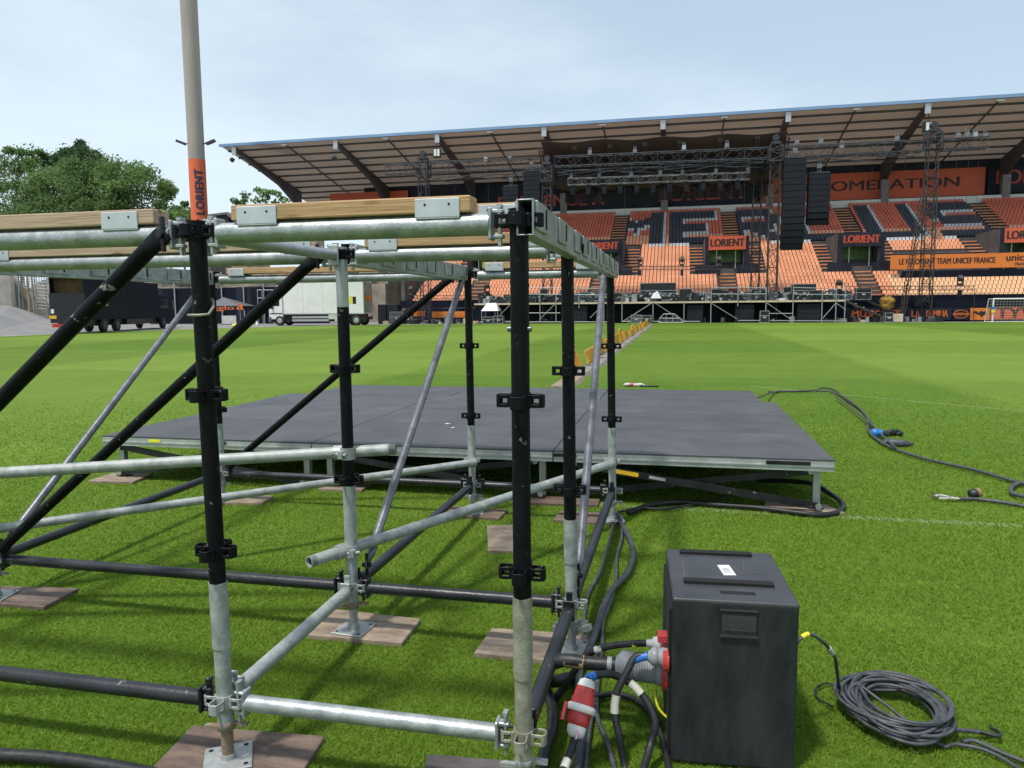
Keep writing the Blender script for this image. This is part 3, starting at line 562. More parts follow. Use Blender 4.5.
MB().box(bx0-.004, by0+.03, .03, bx0+.007, by1-.03, bz-.05).build('socket_panel', M['hole'], box)  # near-black sheet stands in for the shadow gap on this side
def sock(y, z, r, mt): MB().lathe((bx0-.002, y, z), (-1,0,0), [(0, r*1.12), (.006, r*1.12), (.007, r), (.018, r*.98), (.019, r*.8)], 20).build('socket', mt, box)
ZB, ZM, ZU = W(645,669,2.47).z, W(660,656.5,2.40).z, W(663,643,2.51).z
sock(2.47, ZB, .047, M['pvc_red']); sock(2.51, ZU, .033, M['pvc_red']); sock(2.40, ZM, .033, M['pvc_red'])
k = MB(); k.obox((bx0-.018, 2.49, ZU+.045), .035, .05, .022); k.build('socket_flap', M['pvc_red'], box)
def ground(pts, r=.012, z=None): return [G(x, y, z if z is not None else r+.012) for x, y in pts]
def cable(name, pts, r, mt, label, n=8, k=8, cat='cable', group=None):
    o = MB().path(spline(pts, k), r, n).build(name, mt); return tag(o, label, cat, group)
# big grey plug with its thick taped cable
pl = thing('power_plug', 'large grey ribbed power plug pushed into the box, brown tape on its thick cable', 'plug', (-.1, 2.47, .2))
pr = [(.0,.046),(.004,.051)]
for i in range(9): pr += [(.02+i*.009,.050),(.0235+i*.009,.0455),(.0275+i*.009,.0455)]
pr += [(.104,.047),(.108,.053),(.145,.051),(.155,.040),(.165,.026)]
MB().lathe((bx0-.018, 2.47, ZB), (-1, .02, .03), pr, 22).build('body', M['pvc_grey'], pl)
a = Vector((bx0-.178, 2.474, ZB+.005)); MB().path(spline([a+Vector((.02,0,0)), a+Vector((-.09,.0,-.005)), a+Vector((-.19,.005,-.006)), a+Vector((-.25,.03,-.05)), a+Vector((-.26,.14,-.16)), a+Vector((-.20,.30,-ZB+.02))], 8), .024, 12).build('cable_tail', M['rubber'], pl)
MB().path([a+Vector((-.018,0,-.001)), a+Vector((-.034,0,-.001))], .0255, 12).build('tape', M['pvc_grey'], pl)
MB().path(spline([a+Vector((-.115,.001,-.0055)), a+Vector((-.15,.003,-.0055)), a+Vector((-.185,.005,-.006))], 4), .0253, 12).build('tape', M['brown_tape'], pl)
# middle plug, grey with blue tape
pl = thing('power_plug', 'small grey plug above the large one, blue tape on its cable', 'plug', (-.02, 2.40, .3))
MB().lathe((bx0-.005, 2.395, ZM), (-1,-.05,.03), [(0,.031),(.02,.032),(.022,.028),(.035,.028),(.037,.031),(.05,.030),(.058,.022),(.066,.016)], 18).build('body', M['pvc_grey'], pl)
a = Vector((bx0-.066, 2.391, ZM+.002)); pts = [a, a+Vector((-.045,-.0,-.008)), W(626,674,2.36), W(617,692,2.33), W(614.5,712,2.31), W(619,735,2.29), W(626,772,2.26), G(636,800,.02)]
MB().path(spline(pts, 8), .0125, 10).build('cable_tail', M['rubber'], pl)
MB().path(spline([a+Vector((-.004,0,0)), a+Vector((-.025,0,-.006)), a+Vector((-.048,0,-.017))], 4), .0140, 10).build('tape', M['blue_tape'], pl)
MB().path(spline([W(616.3,695,2.327), W(614.9,704,2.318), W(614.6,713,2.31)], 4), .0142, 10).build('tape', M['white_tape'], pl)
# upper plug, white and red
pl = thing('power_plug', 'white plug with red flap beside the top of the cable side of the box', 'plug', (-.02, 2.51, .32))
MB().lathe((bx0-.005, 2.51, ZU), (-1,-.03,-.06), [(0,.031),(.03,.031),(.034,.025),(.05,.022),(.054,.014),(.075,.012)], 18).build('body', M['pvc_white'], pl)
a = Vector((bx0-.080, 2.507, ZU-.005)); MB().path(spline([a, a+Vector((-.05,.0,-.006)), a+Vector((-.12,.01,-.025)), a+Vector((-.18,.02,-.052)), a+Vector((-.23,.03,-.10)), a+Vector((-.34,.10,-ZU+.02))], 8), .0125, 10).build('cable_tail', M['rubber'], pl)
MB().path([a+Vector((-.035,0,-.007)), a+Vector((-.048,0,-.010))], .0135, 10).build('tape', M['yellow_tape'], pl)
MB().path(spline([a+Vector((-.155,.016,-.040)), a+Vector((-.18,.02,-.052))], 3), .0138, 10).build('tape', M['white_tape'], pl)
box.rotation_euler[2] = math.radians(3.2); box.location = (.188, 2.585, 0)
tag(MB().path(spline([(bx0-.05,2.45,.18),(bx0-.035,2.43,.13),(bx0+.0,2.42,.10),(bx0+.02,2.42,.095)], 8), .0045, 6).build('earth_wire', M['yellow_tape']), 'thin yellow green earth wire curling into the foot of the power box', 'wire')
# red inline coupling on the grass
cp = thing('cable_coupling', 'red and white inline power coupling joining two cables in front of the scaffold', 'coupling', G(576, 715, .05))
q0 = W(588, 679, 2.30); q1 = W(574.5, 738, 2.20); dv = (q1-q0).normalized()
L = (q1-q0).length; s = L/.28
MB().lathe(q0, dv, [(0,.015),(.01*s,.025),(.035*s,.028),(.04*s,.031)], 18).build('gland', M['pvc_white'], cp)
MB().lathe(q0 + dv*.04*s, dv, [(0,.030),(.03*s,.034),(.05*s,.034),(.055*s,.038),(.095*s,.039)], 20).build('plug_half', M['pvc_red'], cp)
MB().lathe(q0 + dv*.125*s, dv, [(0,.042),(.008*s,.048),(.030*s,.048),(.036*s,.044)], 22).build('locking_ring', M['pvc_white'], cp)
MB().lathe(q0 + dv*.16*s, dv, [(0,.039),(.02*s,.036),(.035*s,.038),(.055*s,.034),(.065*s,.029)], 20).build('socket_half', M['pvc_red'], cp)
MB().lathe(q0 + dv*.222*s, dv, [(0,.030),(.01*s,.032),(.035*s,.030),(.052*s,.022),(.056*s,.013)], 12).build('gland', M['pvc_white'], cp)
sd = dv.cross(Vector((0,-1,.3))).normalized(); sd = sd if sd.x < 0 else -sd
MB().obox(q0 + dv*.175*s + sd*.050, .085*s, .010, .050, (dv, sd, dv.cross(sd))).build('hinged_cap', M['pvc_red'], cp)
MB().obox(q0 + dv*.252*s + Vector((.008,-.033,.01)), .026, .004, .018, (dv, sd, dv.cross(sd))).build('tape', mat('pink_tape', (.75,.25,.55), .5), cp)
MB().path(spline([q1 - dv*.01, W(571,750,2.18), W(563,772,2.10), G(553,810,.03)], 6), .0125, 10).build('cable_tail', M['rubber'], cp)
MB().path(spline([W(567,760,2.14), W(564,769,2.11)], 3), .014, 10).build('tape', M['white_tape'], cp)
MB().path(spline([q0 + dv*.006, W(594,676,2.33), W(612,674.5,2.36), W(630,683,2.36), W(646,700,2.34), W(655,722,2.31), W(649,750,2.27), G(634,805,.02)], 8), .0125, 10).build('cable_tail', M['rubber'], cp)
MB().path(spline([q0 - dv*.002, W(590.5,677.3,2.318), W(594,675.8,2.331)], 4), .0145, 10).build('tape', M['blue_tape'], cp)
MB().path(spline([W(630,683,2.36), W(636,688,2.353), W(641,694,2.346)], 4), .0143, 10).build('tape', M['white_tape'], cp)
# loose cables round the coupling and the right-hand posts
cable('power_cable', ground([(617,514),(622,524),(630,540),(633,556),(627,573),(612,590),(603,608),(597,628),(588,652)], .022) + ground([(580,668),(579,700),(582,730),(575,775),(560,810)], .02), .0165, M['rubber_grey'], 'thickest dusty cable in the bundle running from the far foot towards the coupling', 10)
cable('power_cable', ground([(614,514),(612,532),(606,552),(600,572),(589,592),(585,610),(585,626),(594,650),(596,676),(594,700),(588,740),(584,790)], .010), .0095, M['rubber_grey'], 'thin cable furthest left in the bundle beside the right hand scaffold row')
cable('power_cable', ground([(619,514),(622,536),(617,556),(616,580),(611,600),(603,622),(602,648),(598,676),(597,715),(608,745),(620,790)], .010), .0095, M['rubber_grey'], 'thin cable furthest right in the bundle, away from the scaffold row')
cable('power_cable', ground([(594,698),(612,694),(632,698),(650,712),(661,735),(669,768),(672,800)], .012), .0115, M['rubber'], 'black cable curving down close along the left edge of the power box')
cable('power_cable', ground([(546,690),(552,705),(552,730),(544,755),(536,800)], .022), .021, M['rubber'], 'thick black cable rising behind the muddy scaffold post, nearest the ledger end')
cable('power_cable', ground([(-30,750),(0,755),(40,757),(90,763),(150,774),(200,790)], .022), .022, M['rubber'], 'thick glossy black cable lying along the bottom left edge of the grass')
cable('power_cable', ground([(570,532),(569,560),(572,580),(575,600)], .010) , .006, M['rubber'], 'thin black lead hanging along the second post of the right hand row')
# cables from under the deck corner
cable('power_cable', ground([(628,513),(650,505),(680,502),(720,505),(760,508),(800,513)], .015) + [G(820,515,.02), G(838,512,.02), G(843,504,.03), Vector((1.17,5.9,.06)), Vector((1.05,6.15,.08)), Vector((.7,6.4,.03))], .019, M['rubber'], 'thick black cable looping round the right front leg of the stage deck', 10)
cable('power_cable', ground([(618,512),(640,508),(665,509),(700,503),(720,499),(725,495)], .012), .010, M['rubber'], 'thin cable crossing the grass towards the middle of the stage deck front')
# heap of cable
def coil():
    t = thing('cable_coil', 'grey rubber cable coiled in a loose heap on the grass right of the power box', 'cable', (.8, 2.78, 0))
    rr = random.Random(11); c0 = Vector((.797, 2.755, .02)); pts = []
    start = [Vector((bx1-.01, 2.55, .28)), W(805,635,2.60), W(822,641,2.66), W(834,656,2.72), W(837,670,2.75), G(839,690,.05)]
    turns = 23; N = 20; ph = 2.6
    for i in range(turns*N):
        t_ = i/N; a = ph - 2*math.pi*t_; k = int(t_); f = t_-k
        rng = random.Random(k*13+5); rng2 = random.Random((k+1)*13+5)
        def par(q): return (q.uniform(.112,.192), q.uniform(.130,.222), q.uniform(-.022,.026), q.uniform(-.03,.03), q.uniform(-.2,.2), q.uniform(0,.016))
        A_, B_ = par(rng), par(rng2); e = [u*(1-f)+v*f for u, v in zip(A_, B_)]
        x = e[0]*math.cos(a); y = e[1]*math.sin(a); ca, sa = math.cos(e[4]), math.sin(e[4])
        z = .014 + .0020*k + e[5]*(.4 + .6*math.sin(a*1.0+k)) 
        pts.append(c0 + Vector((e[2] + x*ca - y*sa, e[3] + x*sa + y*ca, z)))
    end = ground([(935,742),(955,744),(985,750),(1015,766),(1040,785)], .008)
    MB().path(spline(start, 6) + spline(pts[6:] + end, 3), .0062, 8).build('cable_run', M['rubber_grey'], t)
    MB().path(spline(ground([(965,722),(985,745),(960,733),(975,730),(997,736),(1000,733),(990,727)][3:], .02), 6), .006, 6).build('cable_end', M['rubber'], t)
    MB().path(spline([G(900,727,.05), G(930,728,.06), G(970,731,.035), G(995,735,.012)], 6), .0078, 8).build('cable_end', M['rubber_grey'], t)
    MB().path(spline(ground([(962,742),(975,741),(1000,752),(1030,764)], .008), 6), .0075, 8).build('cable_end', M['rubber_grey'], t)
    MB().path(spline(ground([(842,690),(828,683),(816,688),(817,697),(833,707)], .008), 6), .004, 6).build('thin_lead', M['rubber'], t)
    MB().path(spline(start, 6)[5:8], .0088, 8).build('tape', M['yellow_tape'], t)
    MB().path(spline(start, 6)[15:18], .0092, 8).build('tape', M['white_tape'], t)
coil()
# cables and plugs on the grass right of the stage deck
cable('power_cable', [Vector((.98,9.8,.3))] + ground([(775,392),(800,391),(826,391),(842,396),(858,407),(868,419),(868,430),(878,440),(895,449),(930,460),(975,470),(1024,484),(1060,492)], .02), .0145, M['rubber_grey'], 'longest grey cable snaking from the deck corner to the right edge of the picture', 8)
cable('power_cable', ground([(768,392),(812,391),(822,388),(834,390),(848,401),(862,411),(872,424),(878,433)], .02), .012, M['rubber'], 'shorter cable twisted round the long grey one, ending at the blue plug')
cable('power_cable', ground([(836,397),(846,404),(856,412),(871,424),(884,437),(895,447)], .05), .012, M['rubber_grey'], 'cable end running into the black connector cover on the grass')
pl = thing('blue_plug', 'round blue plug on the grass among the cables right of the deck', 'plug', G(876, 436))
c = G(876,438,.0); MB().lathe(c+Vector((-.05,0,.055)), (1,-.2,.05), [(0,.03),(.01,.05),(.06,.055),(.065,.042),(.11,.038)], 16).build('body', M['blue_plastic'], pl); MB().lathe(c+Vector((.06,-.02,.058)), (1,-.2,-.2), [(0,.03),(.05,.028),(.07,.016)], 12).build('gland', M['rubber'], pl)
c = G(893,436,0); t = MB()
for i in range(7): t.lathe(c+Vector((-.07+.024*i, R.uniform(-.02,.02), .03)), (R.uniform(-.4,.4), R.uniform(-.5,.5), 1), [(-.025,.012),(-.01,.036),(.015+.02*math.sin(i),.034),(.035+.022*math.sin(i*.5),.012)], 10)
tag(t.build('rubber_cap', M['rubber']), 'crumpled black rubber cap on the grass just right of the blue plug', 'cap')
t = MB(); c = G(898,447,0); t.lathe(c+Vector((-.15,.04,.035)), (1,-.08,0), [(0,.01),(.03,.035),(.10,.046),(.20,.040),(.28,.022),(.31,.006)], 14); tag(t.build('connector_cover', M['rubber_grey']), 'torpedo shaped black connector cover on the grass below the blue plug', 'cover')
cable('power_cable', ground([(960,499),(975,499),(1000,502),(1030,507)], .012), .014, M['rubber_grey'], 'cable with bared ends on the grass near the right edge')
t = MB()
for i in range(7):
    a = G(962,499,.02); t.path(spline([a, a+Vector((-.05,R.uniform(-.04,.04),.01)), a+Vector((-.11-.05*R.random(),R.uniform(-.09,.09),.015)), a+Vector((-.17-.06*R.random(),R.uniform(-.09,.09),.012))], 4), .0045, 6, i % 2)
tag(t.build('frayed_wires', [M['white_tape'], M['rubber_grey']]), 'pale frayed wire ends fanned out on the grass near the right edge', 'wires')
t = thing('round_plug', 'small brown and black round plug lying alone on the grass at the right', 'plug', G(975,494)); c = G(975,495,.04)
MB().lathe(c+Vector((-.04,0,0)), (1,.3,.2), [(0,.02),(.01,.036),(.05,.038)], 14).build('body', M['rubber'], t); MB().lathe(c+Vector((.012,.016,.011)), (1,.3,.2), [(0,.036),(.03,.034),(.04,.02)], 14).build('cap', M['brown_tape'], t)
cable('power_cable', ground([(1040,484),(1022,483),(1012,487),(1012,493),(1022,496),(1045,500)], .02), .016, M['rubber_grey'], 'loop of cable at the right edge of the picture')
t = MB(); c = G(632,386.5,0)
t.lathe(c+Vector((-.16,0,.03)), (1,0,0), [(0,.01),(.03,.035),(.12,.042),(.22,.03),(.32,.042),(.40,.015)], 10, 0); t.lathe(c+Vector((-.05,-.02,.034)), (1,0,0), [(0,.036),(.03,.045),(.07,.04)], 10, 1); t.path(spline([c+Vector((.15,-.05,.02)), c+Vector((.3,-.10,.02)), c+Vector((.5,-.05,.015))], 5), .014, 8, 2)
for q in range(4): t.lathe(c+Vector((-.1+.09*q, R.uniform(-.05,.05), .03)), (R.uniform(-.5,.5),R.uniform(-.5,.5),1), [(-.02,.02),(0,.05),(.02,.035),(.03,.01)], 8, 0)
tag(t.build('plastic_bundle', [M['white_dirty'], M['pvc_red'], M['rubber']]), 'white and red plastic bundle lying behind the far edge of the stage deck', 'bundle')
# yellow lidded cable ramps leading to the concert stage
y = 13.2; i = 0; ORD = ['nearest','second','third','fourth','fifth','sixth','seventh','eighth','ninth','tenth','eleventh','twelfth','thirteenth','fourteenth','fifteenth','sixteenth','seventeenth','eighteenth']
while y < 64 and i < 18:
    L = 2.35 + .06*i; cx = -2.02 + R.uniform(-.04,.04); hi = R.uniform(.30,.42) if i % 3 else R.uniform(.42,.52)
    t = thing('cable_ramp', '%s yellow lidded cable ramp %s the stage deck' % (ORD[i], 'in the line counted from'), 'cable ramp', (cx, y+L/2, 0), 'yellow cable ramps in line on the grass')
    b = MB(); 
    b.prism([(cx-.26,y,0),(cx+.20,y,0),(cx+.14,y,.07),(cx-.20,y,.07)], (0,L*.9,0)); b.build('base', M['ply_pale'] if i == 0 else M['ramp_base'], t)
    if i > 0:
        l = MB(); l.beam((cx-.18,y+.05,.075),(cx-.18,y+L*.85,.075+.02),.04,.05); a = Vector((cx-.18,y+.06,.08)); tz = hi; ty = .12*R.uniform(-1,1)
        l.prism([a, a+Vector((0,L*.78,0)), a+Vector((-.12-ty,L*.78,tz)), a+Vector((-.10,0,tz*R.uniform(.72,1)))], (.05,0,.01))
        for q in (.2,.5,.8): l.beam(a+Vector((.03,L*.78*q,.02)), a+Vector((-.06,L*.78*q,tz*.8)), .05, .05)
        l.build('lid', M['yellow'], t)
    y += L*1.14; i += 1
# ---------------------------------------------------------------- the grandstand
SF, SZ, TR, RS = 78.0, 2.40, .80, .406
NR = 30; SL, SR = -29.5, 62.0
AIS = [-21.8, -8.2, 5.4, 19.0, 34.4]; LOW = AIS[:4]
gs = thing('grandstand', 'large covered grandstand with orange seats along the far end of the pitch', 'grandstand', (5, 85, 0))
mb = MB()
for r in range(NR):
    y = SF + r*TR; z = SZ - .38 + r*RS
    mb.box(SL, y, z-.9 if r else -.2, SR, y+TR+.005, z)
mb.box(SL-.4, SF+.02, -.2, SL-.002, SF+NR*TR, 5); mb.build('terrace', M['tier'], gs)
MB().box(SL-.4, SF-.35, -.1, SR, SF-.01, SZ+.06).build('front_wall', M['navy_lit'], gs)
RB, RZF, RZB, RY0, RX0, RX1 = 113.0, 22.56, 17.9, 87.0, -57.4, 85.0
YB = SF + NR*TR + .6; RE = YB + 1.2
def rz(y): return RZF + (RZB-RZF)*(y-RY0)/(RB-RY0)
MB().add([(RX0,RY0,RZF),(RX1,RY0,RZF),(RX1,RB,RZB),(RX0,RB,RZB)], [(0,3,2,1)]).build('roof', M['roof_under'], gs)
mb = MB(); mb.box(RX0-.2, RY0-.25, RZF-.06, RX1, RY0-.004, RZF+.27); mb.build('fascia', M['fascia'], gs)
for k in range(10):
    y = RY0 + 1.3 + k*2.35; MB().box(RX0+.1, y-.07, rz(y)-.22, RX1, y+.09, rz(y)-.004).build('purlin', M['roof_steel'], gs)
BX = [-55.6] + [W(px, 126, RY0).x for px in (335, 437, 544, 663, 788, 927)] + [W(927,126,RY0).x + 13.6*k for k in (1, 2, 3)]
for x in BX:
    mb = MB(); w = .30; prof = [(RY0+.1, rz(RY0)-.26), (RY0+.1, rz(RY0)-.55), (RY0+11, rz(RY0+11)-1.25), (RE-1, rz(RE)-2.4), (RE, rz(RE)-2.4), (RE, rz(RE)-.26)]
    mb.prism([(x-w, y, z) for y, z in prof], (2*w,0,0)); o = mb.build('roof_beam', M['roof_steel'], gs)
    MB().box(x-.28, RY0-.10, rz(RY0)-1.15, x+.28, RY0+.09, rz(RY0)-.13).build('beam_bracket', M['alu'], o)
    MB().box(x-.45, RE-1.6, 12.5, x+.45, RE-.85, rz(RE)-2.36).build('column', M['concrete'], gs)
for i, x in enumerate(BX[:-1]):       # thin sway rods between beams
    xm = (x + BX[i+1])/2; MB().beam((xm, RY0+.3, rz(RY0)-.16), (xm, RB-.3, rz(RB)-.16), .14, .12).build('sway_rod', M['roof_steel'], gs)
    MB().box(xm-.35, RY0-.05, rz(RY0)-.32, xm+.35, RY0+.3, rz(RY0)-.16).build('roof_lamp', M['white_paint'], gs)
zt = SZ + (NR-1)*RS
MB().box(RX0+12, YB+1.6, 0, RX1, YB+2.0, rz(YB)-.02).build('back_wall', M['navy'], gs)
MB().box(SL, YB-.35, zt-.6, SR, YB-.15, zt+.62).build('parapet', M['white_paint'], gs)
# entrances through the seating, with their stairs
def slope_z(y): return SZ - .38 + int((y-SF)/TR)*RS
VY, VZ0, VZ1 = 84.8, 5.85, 9.15
def vomitory(x, sign, txt, tcol, half=False):
    v = MB(); y0 = VY
    v.box(x-2.3, y0, VZ0-2.0, x-1.75, y0+6.5, VZ1); v.box(x+1.75, y0, VZ0-2.0, x+2.3, y0+6.5, VZ1); v.box(x-1.75, y0+.002, VZ1-.25, x+1.75, y0+6.5, VZ1-.001); v.box(x-3.4, y0-.9, VZ0-.9, x-1.0, y0-.75, VZ0+.15, 1); v.box(x+1.0, y0-.9, VZ0-.9, x+3.4, y0-.75, VZ0+.15, 1)
    o = v.build('entrance', [M['tier'], M['navy']], gs); [MB().box(x+q-.27, y0-.05, VZ0-.2, x+q+.27, y0-.003, VZ1-.01).build('door_jamb', M['navy'], o) for q in (-2.05, 2.05)]
    MB().box(x-1.7, y0+2.6, VZ0-1.5, x+1.7, y0+2.7, VZ1-.26).build('opening', M['glass_green'], o)
    for dx in (-1.1, .9): MB().box(x+dx, y0+.4, VZ0-.6, x+dx+.08, y0+.5, VZ1-.3).build('door_post', M['alu'], o)
    s = MB().box(x-1.95, y0-.16, VZ1-1.45, x+1.95, y0-.004, VZ1+.02).build('entrance_sign', sign, gs)
    lettering(txt, 1.15, (x, y0-.175, VZ1-.72), (1,0,0), (0,0,1), tcol, s, width=3.5, bold=.05)
def stair(x, w, ya, yb, name='stair'):
    o = MB(); n = int((yb-ya)/TR + .5); e = MB()
    for i in range(n):
        y = ya + i*TR; z = SZ - .38 + ((y-SF)/TR)*RS
        o.box(x-w/2, y-.02, z-.5, x+w/2, y+TR, z+.03, 0); o.box(x-w/2+.05, y+.02, z+.031, x+w/2-.05, y+TR*.48, z+.16, 1)
    return o.build(name, [M['navy'], M['step']], gs)
for i, x in enumerate(AIS):
    if x > 60: continue
    if x in LOW: stair(x, 1.7, SF+.1, VY-.5)
    up = VY + 6.6; stair(x + 1.0, 1.9, up, SF + (NR-1)*TR)
    for s in (-1, 1): stair(x + s*3.2, 1.6, VY-.1, VY+6.4, 'side_stair')
    dark = i in (1, 3)                    # black signs with orange words, and orange signs with dark words
    vomitory(x, M['navy'] if dark else M['banner_red'], 'LORIENT', M['letter_red'] if dark else M['letter_dark'])
# the platform with the long orange banner on the right
PX0, PX1 = 22.6, 62.0; PYA, PYB = 82.3, 88.0
MB().box(PX0, PYB-.2, 3.8, PX1, PYB, 7.0).build('platform_back', M['navy'], gs)
MB().box(PX0-.2, PYA-.1, 3.4, PX1, PYA+.1, 4.95).build('platform_front', M['navy_lit'], gs)
MB().box(PX0, PYA+.1, 4.2, PX1, PYB-.2, 4.5).build('platform_floor', M['tier'], gs)
for x in np.arange(PX0, PX1, 3.0): MB().tube((x, PYA, 4.95), (x, PYA, 5.9), .04, 6).build('platform_post', M['alu'], gs)
MB().tube((PX0, PYA, 5.35), (PX1, PYA, 5.35), .035, 6).build('platform_rail', M['alu'], gs)
# ---- seats. columns along x, rows up the slope; the club word is drawn in black seats with a grey drop shadow
GLY = {'M':["110000011","111000111","111101111","111111111","110111011","110010011","110000011","110000011","110000011","110000011"],
 'E':["11111111","11111111","11000000","11000000","11111100","11111100","11000000","11000000","11111111","11111111"],
 'R':["11111110","11111111","11000011","11000011","11111111","11111110","11011100","11001110","11000111","11000011"],
 'L':["11000000","11000000","11000000","11000000","11000000","11000000","11000000","11000000","11111111","11111111"],
 'U':["11000011","11000011","11000011","11000011","11000011","11000011","11000011","11000011","11111111","01111110"],
 'S':["01111111","11111111","11000000","11000000","11111110","01111111","00000011","00000011","11111111","11111110"]}
SW = .40
lets = []
for ch, px, wd in (('M',636,6.4),('E',693,5.4),('R',756,5.6),('L',820,6.6),('U',889,6.2),('S',962,6.4)):
    lets.append((ch, W(px, 215, 96.4).x, wd))
R0L, R1L = 17, 28            # rows of the word
def letter_at(x, r):
    if not R0L <= r <= R1L: return False
    for ch, cx, wd in lets:
        u = (x - cx)/wd + .5
        if 0 <= u < 1:
            g = GLY[ch]; i = int((R1L - r)/(R1L-R0L+1)*len(g)); return g[min(i, len(g)-1)][int(u*len(g[0]))] == '1'
    return False
def seat_mb(mb, x, y, z, m, w=.325):
    mb.box(x-w/2, y+.10, z+.20, x+w/2, y+.44, z+.245, m)
    c = Vector((x, y+.50, z+.41)); t = .16; ax = (Vector((1,0,0)), Vector((0,math.cos(t),-math.sin(t))), Vector((0,math.sin(t),math.cos(t))))
    mb.obox(c, w, .035, .38, ax, m); mb.box(x-.04, y+.3, z-.02, x+.04, y+.42, z+.20, m)
ss = MB(); cand = []
vx = [(x-2.4, x+2.4) for x in AIS]
n = 0
for r in range(NR):
    y = SF + r*TR + .1; z = SZ - .38 + r*RS
    x = SL + .4
    while x < SR - .3:
        x += SW
        if any(abs(x-a) < 1.02 for a in (LOW if y < VY-.6 else [q + 1.0 for q in AIS])) and (y < VY-.6 or y > VY+6.3): continue
        if any(abs(x-a) < 4.05 for a in AIS) and VY-1.2 <= y <= VY+6.4: continue
        if x > PX0-.4 and PYA-.3 < y < PYB+.1: continue
        px = 512; m = 0
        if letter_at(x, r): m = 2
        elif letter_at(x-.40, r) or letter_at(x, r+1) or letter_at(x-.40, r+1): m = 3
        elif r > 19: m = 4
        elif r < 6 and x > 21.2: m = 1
        if r <= 5 and x > 21.2 and m == 1: cand.append((x, y, z)); continue
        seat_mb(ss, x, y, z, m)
        n += 1
cand.sort(key=lambda c: (c[1] > SF + .3, (c[0]-30)**2)); cand = [c for c in cand]
vis = [c for c in cand if c[0] < 48]
def pxx(c): v = Vector((c[0], c[1], c[2]-CH)); return 512 + CF*v.dot(CA)/v.dot(CD)
vis = sorted([c for c in vis if 878 < pxx(c) < 1026], key=lambda c: (c[1], -c[0]))[:290]; vset = set(vis)
for c in cand:
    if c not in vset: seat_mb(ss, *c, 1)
tag(ss.build('stadium_seating', [M['seat_orange'], M['seat_faded'], M['seat_black'], M['seat_grey'], M['seat_red']], None), 'rows upon rows of orange stadium seats spelling a word in black seats', 'seats', kind='stuff')
pm = MB(); seat_mb(pm, 0, 0, 0, 0); first = None
for c in vis:
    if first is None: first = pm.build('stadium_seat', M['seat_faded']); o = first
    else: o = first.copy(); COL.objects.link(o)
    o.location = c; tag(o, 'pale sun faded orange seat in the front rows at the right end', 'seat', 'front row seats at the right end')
def sign_board(name, label, x0, x1, z0, z1, y, mt, texts=(), t=.08, cat='banner', group=None, base=None):
    o = MB().box(x0, y, z0, x1, y+t, z1).build(name, mt); tag(o, label, cat, group)
    for body, size, cx, cz, wd, m in texts: lettering(body, size, (cx, y-.015, cz), (1,0,0), (0,0,1), m, o, width=wd, bold=size*.03)
    return o
a, b = W(895, 252, PYA-.15), W(1024, 252, PYA-.15)
zt_, zb_ = W(960, 245, PYA-.15).z, W(960, 264, PYA-.15).z
sign_board('long_banner', 'long orange banner with black words above the right front seats', W(891,250,PYA-.15).x, 45, 5.12, 6.55, PYA-.14, M['banner_orange'],
   [('LE FCLORIENT TEAM UNICEF FRANCE', .80, (W(899,255,PYA).x+W(995,252,PYA).x)/2, 5.85, W(995,252,PYA).x-W(899,255,PYA).x, M['letter_dark']), ('unicef', .95, W(1020,248,PYA).x-.1, 6.05, 2.3, M['letter_dark']), ('FRANCE', .42, W(1020,248,PYA).x+.3, 5.42, 1.4, M['letter_dark'])])
yb = YB + 1.2
def zz(px, py): return W(px, py, yb).z
x0, x1 = W(775, 190, yb).x, W(960, 180, yb).x
sign_board('wall_banner', 'long red orange banner on the back wall reading AGGLOMERATION', W(762,190,yb).x, W(985,180,yb).x, zt+.9, zz(870,172), yb, M['banner_red'], [('AGGLOMERATION', 1.75, (x0+x1)/2, (zt+.9+zz(870,172))/2, x1-x0, M['letter_dark'])])
sign_board('wall_sign', 'black sign on the back wall at the right edge with red club lettering', W(988,180,yb).x, W(1080,180,yb).x, zt+1.0, zz(1000,166), yb-.02, M['navy'], [('LORIENT', 2.4, W(1025,180,yb).x+1.3, (zt+1.4+zz(1000,166))/2, 9.0, M['letter_red'])])
sign_board('wall_banner', 'dark back wall panel behind the stage with dull red lettering', W(640,190,yb).x, W(758,190,yb).x, zt+.9, zz(700,178), yb-.02, M['navy'], [('LORIENT', 2.6, W(702,190,yb).x, zt+2.4, 11.5, M['letter_red'])])
sign_board('wall_banner', 'red orange back wall banner at the far left under the roof', W(330,198,yb).x, W(408,198,yb).x, zt+.4, zz(370,192), yb-.02, M['banner_red'])
sign_board('wall_banner', 'red and black back wall banner left of the stage loudspeakers', W(470,198,yb).x, W(632,198,yb).x, zt+.9, zz(550,182), yb-.03, M['navy'], [('BIENVENUE A', 2.3, W(550,196,yb).x, zt+2.2, 15, M['letter_red'])])
